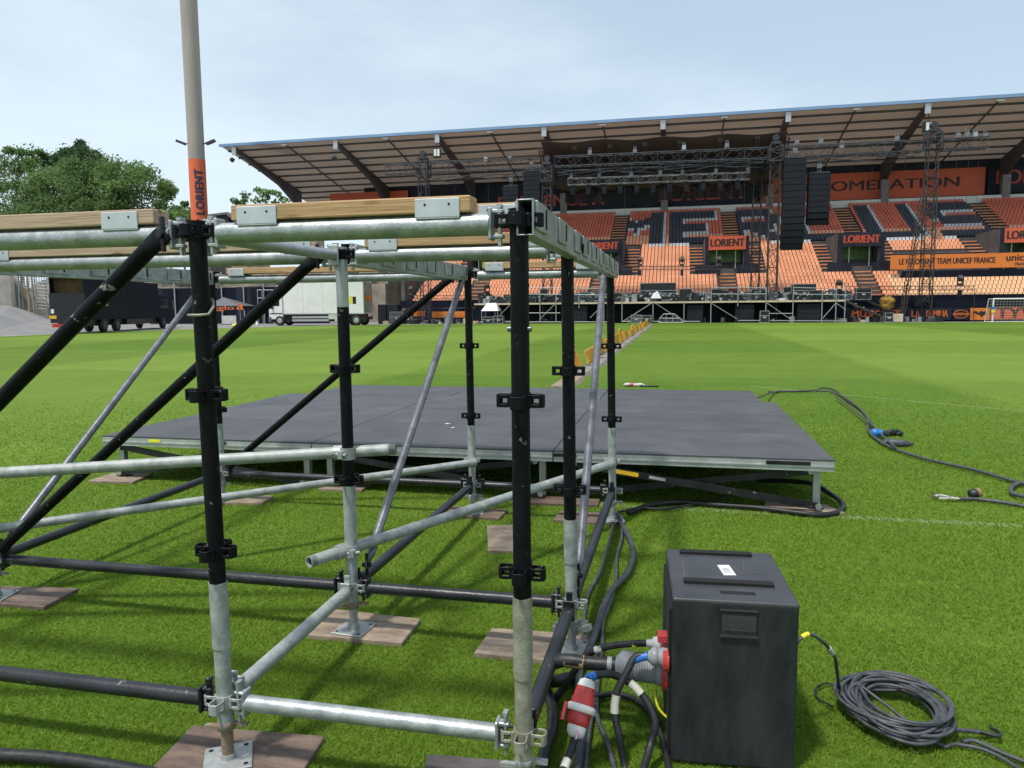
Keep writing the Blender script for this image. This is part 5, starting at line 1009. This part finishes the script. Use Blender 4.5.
# hanging gauze: a dark open net
def net_mat():
    m = mat('black_gauze', (.012,.012,.016), .9); N = m.node_tree.nodes; L = m.node_tree.links; o = [n for n in N if n.type == 'OUTPUT_MATERIAL'][0]; b = N['Principled BSDF']
    tr_ = N.new('ShaderNodeBsdfTransparent'); mx = N.new('ShaderNodeMixShader'); mx.inputs[0].default_value = .62; L.new(tr_.outputs[0], mx.inputs[1]); L.new(b.outputs[0], mx.inputs[2]); L.new(mx.outputs[0], o.inputs[0]); return m
gz_ = MB(); x0, x1 = W(565,200,76.8).x, W(768,200,76.8).x; z0, z1 = W(660,200,76.8).z, W(660,182,76.8).z
gz_.add([(x0+(x1-x0)*i/30, 76.8 + .12*math.sin(i*1.3), z) for z in (z0, z1) for i in range(31)], [(i, i+1, 32+i, 31+i) for i in range(30)], 0, True)
gz_.add([(x0+(x1-x0)*i/30, 76.83 + .12*math.sin(i*1.3), z) for z in (z0, z1) for i in range(31)], [(i, 31+i, 32+i, i+1) for i in range(30)], 0, True)
tag(gz_.build('black_gauze', net_mat()), 'black see-through gauze hanging behind the silver lighting truss', 'gauze')
# floor lights: bars with moving heads, low over the stage
def light_bar(pa, pb, py, Y, heads, label, name='light_bar'):
    a, b = W(pa, py, Y), W(pb, py, Y); t = thing(name, label, 'light bar', (a+b)/2, 'lighting bars over the stage'); truss(MB(), a, b, .3, .34, .028, .5, 0, .016).build('bar', M['truss_brown'], t)
    for px in heads:
        p = W(px, py, Y); h = MB(); h.box(p.x-.22,Y-.2,p.z+.18,p.x+.22,Y+.2,p.z+.42); h.box(p.x-.26,Y-.1,p.z+.42,p.x-.19,Y+.1,p.z+.95); h.box(p.x+.19,Y-.1,p.z+.42,p.x+.26,Y+.1,p.z+.95); h.obox((p.x,Y,p.z+.85), .34,.5,.34, (Vector((1,0,0)), Vector((0,.8,.6)), Vector((0,-.6,.8)))); h.build('moving_head', M['truss_brown'], t)
        h = MB(); h.box(p.x-.14,Y-.14,p.z-.75,p.x+.14,Y+.14,p.z-.2); h.build('lamp', M['pa'], t)
    for px in (pa, pb): p = W(px, py, Y); MB().tube(p, (p.x, Y, .1), .03, 5).build('stand_pole', M['truss_brown'], t)
light_bar(612, 722, 268, 75.5, (640, 682, 719), 'long lighting bar with lamps above the middle of the stage'); light_bar(846, 975, 288, 72.2, (960,), 'dark lattice lighting bar beside the right truss tower with one lamp'); light_bar(408, 470, 297, 73.5, (411,), 'low lighting bar at the left of the stage with one lamp')
for i, (px, py, Y) in enumerate(((839, 286, 72.6), (487, 289, 73), (404, 314, 72.5))):
    p = W(px, py, Y); t = thing('moving_light', ['moving head lamp standing on the case at the right end of the stage','moving head lamp on the stage floor left of the nearest muddy post','moving head lamp near the ground left of the stage'][i], 'lamp', p, 'moving head lamps'); MB().box(p.x-.25,Y-.2,p.z-.5,p.x+.25,Y+.2,p.z-.2).build('foot', M['pa'], t); MB().box(p.x-.3,Y-.1,p.z-.2,p.x-.22,Y+.1,p.z+.35).box(p.x+.22,Y-.1,p.z-.2,p.x+.3,Y+.1,p.z+.35).build('yoke', M['truss_brown'], t); MB().obox((p.x,Y,p.z+.3),.4,.55,.36,(Vector((1,0,0)),Vector((0,.9,.43)),Vector((0,-.43,.9)))).build('head', M['truss_brown'], t)
p = W(918, 301, 72.8); t = thing('pole_speaker', 'small black loudspeaker hung on the right truss tower', 'loudspeaker', p); bevel(MB().obox(p,.62,.5,.95,(Vector((.97,.24,0)),Vector((-.24,.97,0)),Vector((0,0,1)))).build('cabinet', M['pa'], t), .03, 1); MB().tube((p.x,72.8,.05),(p.x,72.8,p.z-.4),.03,6).build('pole', M['truss_black'], t)
# floodlights on the front of the grandstand roof
for px, py, lb in ((437,153,'white fronted floodlight box under the roof edge at the left'),(928,127,'white fronted floodlight box under the roof edge above the right truss tower')):
    p = W(px, py, RY0+.1); t = thing('floodlight', lb, 'floodlight', p, 'floodlights under the roof edge'); MB().obox(p, .95, .6, 1.0, (Vector((.98,.17,0)),Vector((-.17,.98,0)),Vector((0,0,1)))).build('housing', M['truss_black'], t)
    ax = (Vector((.98,.17,0)),Vector((-.17,.98,0)),Vector((0,0,1)))
    for s in (-.19, .19): MB().obox(p - ax[1]*.305 + ax[0]*s, .30, .02, .8, ax).build('lens', M['white_paint'], t)
    MB().tube(p+Vector((0,0,.45)), (p.x, RY0+.1, RZF-.8), .05, 6).build('hanger', M['truss_black'], t)
for px, py in ((233,160),(335,158)):
    p = W(px, py, RY0); tag(MB().lathe(p+Vector((-.25,-.2,.2)), (.5,.3,-.5), [(0,.15),(.1,.28),(.5,.3),(.55,.2)], 10).build('camera_housing', M['truss_black']), 'small dark camera under the roof edge at its far left corner' if px == 233 else 'small dark camera under the second roof beam from the left', 'camera')
# ---------------------------------------------------------------- the left side: ramp, wall, fence, trucks, tent
rp = [Vector((-42.0,36,.006)), Vector((-42.6,47.5,.006)), Vector((-49,57,.006)), W(50,318,56), W(12,306,54), W(-60,299,50), Vector((-60,34,.5))]
tag(MB().add(rp, [(0,1,2,3),(0,3,4,5),(0,5,6)]).build('ramp_road', M['asphalt']), kind='structure', label='grey asphalt ramp rising from the pitch to the left')
a, b, c = W(-60,299,50), W(12,306,54), W(12,272,54); tag(MB().prism([a-Vector((0,0,3)), b-Vector((0,0,2)), Vector((b.x,b.y,c.z+.1)), Vector((a.x,a.y,W(-60,270,50).z))], (-.2,.6,0)).build('concrete_wall', M['wall_concrete']), 'pale concrete wall at the left edge above the asphalt ramp', 'wall')
t = thing('stair_flank', 'weathered concrete stair flank with posts and rails between wall and black truck', 'stair', W(30,314,56))
a, b = W(12,306,55), W(49,318,56); MB().prism([a-Vector((0,0,1)), b-Vector((0,0,1)), Vector((b.x,b.y,W(49,307,56).z)), Vector((a.x,a.y,W(12,276,55).z))], (0,.5,0)).build('flank_wall', M['beige'], t)
MB().prism([W(12.5,300,54.9),W(19,305,54.95),W(19,288,54.95),W(12.5,282,54.9)], (0,.05,0)).build('door', mat('dull_green_door', (.035,.075,.07), .6), t)
for px, yt, ybm in ((20.5,275,311),(23.5,274,312),(30,274,314),(34.5,275,316),(37.5,275,317),(47.5,279,318)): p = W(px, ybm, 54.8); MB().tube((p.x,54.8,p.z-.2),(p.x,54.8,W(px,yt,54.8).z),.07 if px < 36 else .05,6).build('post', M['beige'] if 22 < px < 36 else M['galv'], t)
for k in range(9): y_ = 282 + k*3.3; MB().tube(W(38,y_,54.7),W(47,y_+.8,54.7),.045,5).build('rung', M['galv_bright'], t)
for k in range(7): y_ = 274 + k*2.2; MB().tube(W(12+k,y_,55.4),W(50,y_+2,56),.03,5).build('rail', M['galv'], t)
for k in range(14): px = 14 + k*2.5; MB().tube(W(px,274,55.6),W(px,288+k*1.4,55.6),.022,5).build('baluster', M['galv'], t)
# low terrace and black fence behind the trucks
t = thing('low_terrace', 'low beige terrace stand with railings behind the black fence on the left', 'terrace', W(180,325,86)); mb = MB(); a, b = W(20,280,86), W(385,278,86); zt_ = W(200,287,86).z
for k in range(6): mb.box(a.x, 86+k*.9, -.2, b.x, 86.9+k*.9, zt_+.05+k*.36)
mb.build('steps', M['beige'], t); mb = MB()
for k in range(30): x = a.x + (b.x-a.x)*k/29; mb.tube((x,86.0,zt_),(x,86.0,zt_+1.2),.035,5); 
mb.tube((a.x,86,zt_+1.2),(b.x,86,zt_+1.2),.035,5); mb.tube((a.x,86,zt_+.7),(b.x,86,zt_+.7),.03,5); mb.build('railing', M['galv'], t)
mb = MB(); rr = random.Random(9)
for k in range(70): x = rr.uniform(a.x,b.x); y_ = 86.2+.9*rr.randrange(6); z_ = zt_+.05+int((y_-86)/.9)*.36; mb.box(x,y_,z_,x+rr.uniform(.4,2),y_+.4,z_+rr.uniform(.15,.5), rr.choice([0,0,1,2]))
mb.build('bench', [M['tier'], M['slate'], M['seat_orange']], t)
t = thing('black_fence', 'tall black hoarding fence with grey posts behind the trucks', 'fence', W(230,327,78)); a, b = W(150,327,78), W(330,327,78); zt2 = W(240,287,78).z; n = 12
for i in range(n): x0 = a.x + (b.x-a.x)*i/n; MB().box(x0+.01, 78, 0, x0+(b.x-a.x)/n-.01, 78.08, zt2-.02*(i % 3)).build('fence_panel', M['navy_lit'] if i % 3 else M['navy'], t)
for px in (175, 222, 244, 264): p = W(px, 300, 77.8); MB().tube((p.x,77.8,0),(p.x,77.8,W(px,272,77.8).z),.085,6).build('fence_post', M['galv'], t)
t = thing('steel_gate', 'grey steel frame gate in front of the black fence left of the white truck', 'gate', W(265,327,77)); mb = MB()
for pa, pb in ((258,262),(264,273),(273,283)):
    a, b = W(pa, 306, 77), W(pb, 290, 77)
    for p, q in (((a.x,77,a.z),(a.x,77,b.z)),((b.x,77,a.z),(b.x,77,b.z)),((a.x,77,b.z),(b.x,77,b.z)),((a.x,77,a.z),(b.x,77,a.z)),((a.x,77,(a.z+b.z)/2),(b.x,77,(a.z+b.z)/2))): mb.tube(p, q, .05, 5)
    mb.tube((a.x,77,0),(a.x,77,a.z),.05,5); mb.tube((b.x,77,0),(b.x,77,a.z),.05,5)
mb.build('gate_frame', M['galv'], t)
# trucks
def wheel(p, r, w, ax, par):
    o = MB().lathe(Vector(p)-ax*(w/2), ax, [(0,r*.6),(0.0,r*.93),(.04,r),(w-.04,r),(w,r*.93),(w,r*.6)], 20).build('wheel', M['tyre'], par); MB().lathe(Vector(p)-ax*(w/2+.015), ax, [(0,r*.2),(.01,r*.5),(.03,r*.62),(w,r*.62),(w+.02,r*.5),(w+.03,r*.2)], 16).build('hub', M['hub'] if par['category'] == 'truck' and 'white' in par['label'] else M['case_grey'], o); return o
class Frame:
    def __init__(s, o, fx, L): s.o = Vector(o); s.x = Vector(fx).normalized(); s.z = Vector((0,0,1)); s.y = s.z.cross(s.x)
    def p(s, x, y, z): return s.o + s.x*x + s.y*y + s.z*z
    def box(s, mb, x0, y0, z0, x1, y1, z1, m=0): return mb.obox(s.p((x0+x1)/2,(y0+y1)/2,(z0+z1)/2), x1-x0, y1-y0, z1-z0, (s.x,s.y,s.z), m)
# white truck: rear to the right, cab to the left; x runs forward (to the left)
Yw = 66.3; xr_, xc, xf = W(364,322,Yw).x, W(284,322,Yw).x, W(269,322,Yw).x; L = xr_-xf
F_ = Frame((xr_, Yw, 0), (-1,0,0), L); kx = L/10.0; zt3 = W(330, 281.5, Yw).z; Wd = -2.1          # y negative is away from us
tw = thing('white_truck', 'white box truck with an orange marked rear parked before the black fence', 'truck', (xr_-L/2, Yw+1.05, 0)); zb3 = W(330,314,Yw).z; bl = xr_-xc
m_ = MB(); F_.box(m_, 0, Wd, zb3, bl, 0, zt3); bevel(m_.build('cargo_box', M['white_paint'], tw), .05, 2)
m_ = MB(); F_.box(m_, -.04, Wd+.08, zb3+.1, -.001, -.08, zt3-.08); rd = m_.build('tail_lift', mat('dirty_tail_lift', (.30,.265,.235), .6, 0, .2, 1), tw)
m_ = MB(); F_.box(m_, -.06, -1.75, zb3+1.25, -.041, -.5, zb3+1.75); m_.build('orange_mark', M['letter_orange'], rd)
m_ = MB(); F_.box(m_, .3, Wd+.3, .55, L-1.2, -.3, zb3-.001); F_.box(m_, -.06, Wd+.1, .55, .5, -.1, .85); m_.build('chassis', M['black_steel'], tw)
m_ = MB(); F_.box(m_, 3.0*kx, -.06, .42, bl-.9, .0, .62); F_.box(m_, 3.0*kx, -.055, .72, bl-.9, -.005, .92); m_.build('side_guard', M['alu'], tw)
m_ = MB(); F_.box(m_, 2.55*kx+.2, -.10, .40, 2.55*kx+1.1, -.0, 1.15); m_.build('red_crate', M['white_dirty'], tw); m_ = MB(); F_.box(m_, 1.1*kx, .003, zb3+1.0, 1.45*kx, .012, zb3+1.7, 0); F_.box(m_, .75*kx, .003, zb3+.95, 1.08*kx, .012, zb3+1.65, 1); m_.build('side_panel', [M['yellow_tape'], M['hole']], tw)
cw = L-bl; cb_ = MB(); prof = [(bl+.15,.62),(L-.0,.62),(L,1.55),(L-.22,2.75),(L-.55,3.0),(bl+.15,3.0)]; zc_ = (W(278,292,Yw).z)/3.0
cb_.prism([F_.p(x,Wd+.04,z*zc_ if z > 1 else z) for x, z in prof], F_.y*(-Wd-.08)); cab = bevel(cb_.build('cab', M['white_paint'], tw), .07, 2)
m_ = MB(); F_.box(m_, bl+.45, -.045, 1.75*zc_, L-.40, -.032, 2.62*zc_); m_.build('side_window', M['glass_dark'], cab); m_ = MB(); F_.box(m_, L-.5, .0, 1.5*zc_, L-.32, .14, 2.2*zc_); m_.build('mirror', M['black_steel'], cab); m_ = MB(); F_.box(m_, L-.25, Wd+.02, .35, L+.08, -.02, .85); m_.build('bumper', M['case_grey'], cab)
m_ = MB(); F_.box(m_, bl+.2, Wd+.3, 3.0*zc_, L-.8, -.3, zt3-.25); m_.build('roof_deflector', M['white_paint'], cab)
for x in (L-1.15, 1.35*kx+.6, .3*kx+.5):
    for y in (-.17, Wd+.17): wheel(F_.p(x, y, .50), .50, .28, F_.y, tw)
m_ = MB(); F_.box(m_, -.05, -1.95, .86, -.03, -1.7, 1.02); rl = m_.build('rear_lamp', M['red_lamp'], tw); m_ = MB(); F_.box(m_, -.05, -.4, .86, -.03, -.15, 1.02); m_.build('rear_lamp', M['red_lamp'], tw)
for k in range(1, 4): m_ = MB(); F_.box(m_, bl*k/4-.02, -.004, zb3+.05, bl*k/4+.02, .006, zt3-.05); m_.build('wall_seam', M['white_dirty'], tw)
m_ = MB(); F_.box(m_, .0, -.01, zb3-.02, bl, .012, zb3+.09); m_.build('bottom_rail', M['alu'], tw); m_ = MB(); F_.box(m_, bl+.2, -.045, zc_*1.02, L-.15, -.033, zc_*1.14); m_.build('cab_stripe', M['case_grey'], cab)
# black truck: rear open to the left
P1, P2 = G(87,333.5), G(174,327.5); fx = (P2-P1); Lb = fx.length; F_ = Frame(P1, fx, Lb); Wb = 2.3
tb = thing('black_truck', 'black box truck with open brown lined rear beside the concrete stair', 'truck', (P1+P2)/2); ztb = W(81,277,P1.y).z; bl = Lb*.80
m_ = MB(); F_.box(m_, 0, .0, .95, bl, Wb-.0, .99); F_.box(m_, 0, 0, .99, bl, .06, ztb); F_.box(m_, 0, Wb-.06, .99, bl, Wb, ztb); F_.box(m_, .001, .06, ztb-.06, bl, Wb-.06, ztb-.001); F_.box(m_, bl-.06, .06, .99, bl-.001, Wb-.06, ztb-.06); m_.build('cargo_box', M['navy_lit'], tb)
m_ = MB(); F_.box(m_, .5, .061, 1.0, .56, Wb-.061, ztb-.061); F_.box(m_, .06, .061, ztb-.10, .5, Wb-.061, ztb-.0615); m_.build('interior', M['brown_box'], tb)
m_ = MB(); F_.box(m_, -.10, -.02, .75, -.02, Wb+.02, 1.0+(ztb-1.0)*.62); tg = m_.build('tail_lift', M['black_steel'], tb)
for y in (.16, Wb-.16):
    m_ = MB(); F_.box(m_, -.125, y-.24, 1.05, -.101, y+.24, 1.28); m_.build('number_plate', M['yellow_sign'], tg); m_ = MB(); F_.box(m_, -.125, y-.10, 1.42, -.101, y+.10, 1.72); m_.build('marker', M['white_paint'], tg)
m_ = MB(); F_.box(m_, -.16, .1, .45, -.02, Wb-.1, .7); m_.build('bumper', M['red_lamp'], tb)
m_ = MB(); F_.box(m_, .2, .3, .5, Lb-1.2, Wb-.3, .95); F_.box(m_, Lb*.40, .02, .5, Lb*.62, .3, .93); m_.build('chassis', M['black_steel'], tb)
m_ = MB(); prof = [(bl+.12,.6),(Lb,.6),(Lb,1.7),(Lb-.35,2.9),(bl+.12,3.0)]; m_.prism([F_.p(x,.05,z) for x, z in prof], F_.y*(Wb-.1)); cab = bevel(m_.build('cab', M['navy_lit'], tb), .07, 2)
m_ = MB(); F_.box(m_, bl+.5, .035, 1.75, Lb-.40, .049, 2.6); m_.build('side_window', M['glass_dark'], cab); m_ = MB(); F_.box(m_, Lb-.35, -.22, 1.7, Lb-.15, -.02, 2.5); m_.build('mirror', M['case_grey'], cab)
m_ = MB(); F_.box(m_, Lb*.18, -.012, 1.95, Lb*.21, -.002, 2.25); m_.build('side_marker', M['yellow_sign'], tb)
for x in (Lb*.30, Lb*.86, Lb*.17):
    for y in (.15, Wb-.15): wheel(F_.p(x, y, .52), .52, .3, F_.y, tb)
# pop-up tent with orange letters
t = thing('pop_up_tent', 'black pop-up tent with an orange worded valance beside the black fence', 'tent', W(228,327,72)); a, b = W(205,306,72), W(240,306,72); za = W(225,306,72).z; zp = W(216,297,72).z; D = 3.0; cx = W(216,300,72).x
m_ = MB().add([(a.x,72,za),(b.x,72,za),(b.x,72+D,za),(a.x,72+D,za),(cx,73.4,zp)], [(0,1,4),(1,2,4),(2,3,4),(3,0,4)]); m_.build('roof_cloth', mat('grey_black_canvas', (.10,.105,.12), .6), t)
MB().box(a.x,71.97,za-.45,b.x,72.0,za-.002).box(b.x-.03,72,za-.45,b.x,72+D,za-.002).build('valance', M['navy'], t)
lettering('agglo', .62, ((a.x+b.x)/2-.2, 71.94, za-.22), (1,0,0), (0,0,1), M['letter_orange'], t, width=(b.x-a.x)*.75, bold=.02); lettering('a', 1.5, (b.x+.05, 71.9, za+.05), (1,0,0), (0,0,1), M['letter_orange'], t, width=.75, bold=.05)
for x in (a.x+.05, b.x-.05):
    for y in (72.05, 72+D-.05): MB().tube((x,y,0),(x,y,za),.035,6).build('leg', M['galv'], t)
t = thing('barrier', 'small grey crowd barrier panel by the pop-up tent', 'barrier', W(228,325,70)); a, b = W(222,324,70), W(236,319,70); m_ = MB(); m_.box(a.x,70,.15,b.x,70.04,1.0); m_.build('panel', M['white_dirty'], t); MB().tube((a.x,69.8,.02),(a.x,70.3,.02),.03,5).tube((b.x,69.8,.02),(b.x,70.3,.02),.03,5).tube((a.x,70.02,.02),(a.x,70.02,1.05),.03,5).tube((b.x,70.02,.02),(b.x,70.02,1.05),.03,5).build('frame', M['galv'], t)
t = MB(); p = G(238,327); t.lathe((p.x-.7,p.y,.12), (1,.1,0), [(0,.02),(.2,.16),(.7,.22),(1.2,.18),(1.5,.03)], 10); tag(t.build('yellow_tarp', M['yellow_tape']), 'bright yellow folded tarpaulin on the edge of the pitch near the tent', 'tarpaulin')
p = W(257,325,70.5); t = MB(); t.lathe((p.x,70.5,.0), (0,0,1), [(0,.22),(.05,.22),(.06,.15),(.55,.04)], 10); tag(t.build('white_cone', M['white_dirty']), 'small pale cone standing left of the white truck', 'cone')
# floodlight mast with the orange wrap
YM = 80.0; cxm = W(199.5,215,YM).x; rt = (W(195.8,2,YM).x - W(181.3,2,YM).x)/2; rb = (W(206.0,165,YM).x - W(192.2,165,YM).x)/2
mt_ = thing('floodlight_mast', 'tall pale round mast wrapped in orange club lettering above the scaffold', 'mast', (cxm, YM, 0)); zw = W(199,160,YM).z
MB().tube((cxm,YM,0),(cxm,YM,zw), rb*1.02, 32, 0, rb*1.0).build('mast_foot', M['mast'], mt_); MB().tube((cxm,YM,zw),(cxm,YM,52), rb*1.0, 32, 0, rb*1.06).build('mast_shaft', M['mast'], mt_)
z0_ = W(199,262,YM).z; MB().tube((cxm,YM,z0_),(cxm,YM,zw), rb*1.035, 32).build('orange_wrap', mat('orange_wrap', (.70,.14,.045), .5, 0, .05, 1), mt_)
vs_, fs_ = text_data('FC LORIENT', 1.0, spacing=1.12)
bm_ = bmesh.new(); bv = [bm_.verts.new(v) for v in vs_]
for f in fs_:
    try: bm_.faces.new([bv[i] for i in f])
    except ValueError: pass
for q in np.arange(-.8, .81, .08): bmesh.ops.bisect_plane(bm_, geom=bm_.verts[:]+bm_.edges[:]+bm_.faces[:], plane_co=(0,float(q),0), plane_no=(0,1,0))   # cut so that the letters follow the round mast
bm_.verts.index_update(); vs_ = [tuple(v.co) for v in bm_.verts]; fs_ = [tuple(v.index for v in f.verts) for f in bm_.faces]; bm_.free(); xs_ = [v[0] for v in vs_]; hgt = (W(199,171,YM).z - W(199,232,YM).z); k = hgt/(max(xs_)-min(xs_)); zc_ = (W(199,171,YM).z + W(199,232,YM).z)/2
vd = Vector((cxm, YM, 0)).normalized(); th0 = math.atan2(-vd.y, -vd.x) + .22; rw = rb*1.05; m_ = MB()

for da, dz, dr in ((0,0,0),(.05,.0,.004),(-.05,0,.008),(0,.09,.012),(0,-.09,.016)):
    m_.add([(cxm + (rw+dr)*math.cos(th0 + da - v[1]*1.15*k/rw), YM + (rw+dr)*math.sin(th0 + da - v[1]*1.15*k/rw), zc_ + v[0]*k + dz) for v in vs_], fs_)
m_.build('lettering', M['letter_navy'], mt_)
za = W(199,143.5,YM).z
for s in (-1, 1):
    m_ = MB(); c = Vector((cxm,YM,za)); e = Vector((.976,.216,0))*s; m_.beam(c + e*rb*.95, c + e*(rb+.45), .16, .12); m_.obox(c + e*(rb+.85) + Vector((0,0,.16)), 1.1, .5, .28, ((e*.93+Vector((0,0,.36))).normalized(), Vector((0,0,1)).cross(e), ((e*-.36+Vector((0,0,.93))).normalized()))); m_.build('lamp_arm', M['truss_black'], mt_)
# house beyond the fence
t = thing('house', 'dark gabled house with grey slate roof seen above the scaffold beside the mast', 'house', W(218,322,120)); a, b, c = W(207,226,120), W(229,226,120), W(238,226,122); zr = W(221,212.5,120).z; zl = W(207,217,120).z; ze = W(236,222,120).z
MB().prism([(a.x,120,0),(b.x,120,0),(b.x,120,zr-.5),(a.x,120,zl)], (0,8,0)).build('wall', M['brick_dark'], t); MB().prism([(a.x-.3,119.6,zl),(b.x,119.6,zr-.4),(b.x,119.6,zr),(a.x-.3,119.6,zl+.35)], (0,9,0)).add([(b.x,119.5,zr),(c.x+3,119.5,ze-1.0),(c.x+3,129,ze-1.0),(b.x,129,zr),(b.x,119.5,zr-.6),(c.x+3,119.5,ze-1.6),(c.x+3,129,ze-1.6),(b.x,129,zr-.6)], [(0,1,2,3),(7,6,5,4),(0,4,5,1),(1,5,6,2),(2,6,7,3)]).build('roof', M['slate'], t)
MB().box(b.x,120.1,0,c.x+2.6,128,ze-1.7).build('wall', M['beige'], t)
# trees
def tree(name, label, x, y, h, crown, mt, n, seed, leaf=.30, trunk=.35, density=1.0):
    rng = np.random.default_rng(seed); t = thing(name, label, 'tree', (x, y, 0), 'trees beyond the stand on the left'); rr = random.Random(seed); V = []; T = []; mbt = MB()
    mbt.path(spline([(x,y,-.3),(x+rr.uniform(-.3,.3),y,h*.25),(x+rr.uniform(-.5,.5),y+.3,h*.5),(x+rr.uniform(-.6,.6),y,h*.8)], 5), [trunk*(1-.045*i) for i in range(16)], 8)
    C = []
    for (cx, cz, rx, rz_, k) in crown:
        for i in range(int(k)):
            u = rng.normal(size=3); u /= np.linalg.norm(u); s = rng.uniform(.55, 1.0)**.5; c = np.array([x+cx+u[0]*rx*s, y+u[1]*rx*.8*s, cz+u[2]*rz_*s]); C.append((c, rng.uniform(.45, 1.3)*min(max(min(rx, rz_)*.36, .8), 2.4)))
            if i % 6 == 0: mbt.path([(x, y, max(h*.3, cz-rz_*.9)), tuple((np.array([x,y,cz-rz_*.3])+c)/2), tuple(c)], [trunk*.35, trunk*.2, .03], 5)
    per = max(8, int(n/len(C)))
    for c, r in C:
        u = rng.normal(size=(per, 3)); u /= np.linalg.norm(u, axis=1)[:, None]; p = c + u*(r*rng.uniform(.35, 1.15, (per, 1)))*np.array([1.15, 1.15, .8]); sz = leaf*rng.uniform(.6, 1.4, (per, 1)); a = rng.normal(size=(per, 3)); a /= np.linalg.norm(a, axis=1)[:, None]; nrm = u + .9*rng.normal(size=(per, 3)); b = np.cross(a, nrm); b /= np.linalg.norm(b, axis=1)[:, None]+1e-9
        V.append(np.stack([p-a*sz, p+b*sz*.5, p+a*sz, p-b*sz*.5], 1)); T.append(np.clip(.45 + .22*rng.standard_normal() + .18*rng.standard_normal(per), 0, 1))
    mbt.build('trunk', M['bark'], t); V = np.concatenate(V).astype(np.float32) - np.array([x, y, 0], np.float32); T = np.concatenate(T); nf = len(V); me = bpy.data.meshes.new('crown'); me.vertices.add(nf*4); me.vertices.foreach_set('co', V.ravel()); me.loops.add(nf*4); me.loops.foreach_set('vertex_index', np.arange(nf*4, dtype=np.int32)); me.polygons.add(nf); me.polygons.foreach_set('loop_start', np.arange(0, nf*4, 4, dtype=np.int32)); me.update(); at = me.attributes.new('tint', 'FLOAT', 'FACE'); at.data.foreach_set('value', T.astype(np.float32)); me.materials.append(mt); o = bpy.data.objects.new('crown', me); COL.objects.link(o); o.parent = t
def at_px(px, Y): return W(px, 300, Y).x
def tr_(px, top, half, Y, low=262):           # crown blobs from picture measure
    x = at_px(px, Y); zt = W(px, top, Y).z; zl = W(px, low, Y).z; r = abs(W(px+half, 300, Y).x - x); return x, zt, zl, r
x, zt, zl, r = tr_(25, 143, 46, 92); tree('broadleaf_tree', 'broad bright green tree at the left edge behind the scaffold', x, 92, zt, [(0,zl+(zt-zl)*.55,r,(zt-zl)*.42,46),(-r*.5,zl+(zt-zl)*.42,r*.8,(zt-zl)*.36,26),(r*.15,zl+(zt-zl)*.84,r*.45,(zt-zl)*.15,14),(r*.7,zl+(zt-zl)*.3,r*.6,(zt-zl)*.3,16)], M['leaf'], 30000, 3, .21)
x, zt, zl, r = tr_(90, 136, 27, 97); tree('dark_tree', 'darker pointed tree rising between its two broad green neighbours', x, 97, zt, [(0,zl+(zt-zl)*.90,r*.34,(zt-zl)*.09,16),(0,zl+(zt-zl)*.80,r*.75,(zt-zl)*.13,34),(r*.4,zl+(zt-zl)*.72,r*.8,(zt-zl)*.12,30),(-r*.1,zl+(zt-zl)*.55,r*1.1,(zt-zl)*.35,30)], M['leaf_dark'], 24000, 5, .22)
x, zt, zl, r = tr_(96, 155, 50, 90); tree('broadleaf_tree', 'rounded mid green tree in front of the dark pointed tree', x, 90, zt, [(0,zl+(zt-zl)*.55,r,(zt-zl)*.42,46),(r*.5,zl+(zt-zl)*.52,r*.6,(zt-zl)*.36,24),(-r*.4,zl+(zt-zl)*.6,r*.6,(zt-zl)*.36,20)], M['leaf'], 28000, 8, .21)
x, zt, zl, r = tr_(146, 166, 30, 88); tree('broadleaf_tree', 'smaller pale green tree falling away towards the mast', x, 88, zt, [(0,zl+(zt-zl)*.55,r,(zt-zl)*.42,30),(r*.8,zl+(zt-zl)*.32,r*.7,(zt-zl)*.34,22)], M['leaf_light'], 18000, 12, .21)
x, zt, zl, r = tr_(188, 200, 16, 86); tree('bush', 'light green bush at the foot of the mast above the joists', x, 86, zt, [(0,zl+(zt-zl)*.5,r,(zt-zl)*.48,18),(-r*.8,zl+(zt-zl)*.45,r*.8,(zt-zl)*.4,14)], M['leaf_light'], 4500, 15, .26, .2)
x, zt, zl, r = tr_(266, 187, 24, 130, 240); tree('thin_tree', 'sparse distant tree top showing left of the grandstand roof', x, 130, zt, [(0,zl+(zt-zl)*.72,r*1.1,(zt-zl)*.24,26),(r*.3,zl+(zt-zl)*.5,r,(zt-zl)*.3,14)], M['leaf'], 1300, 21, .42)
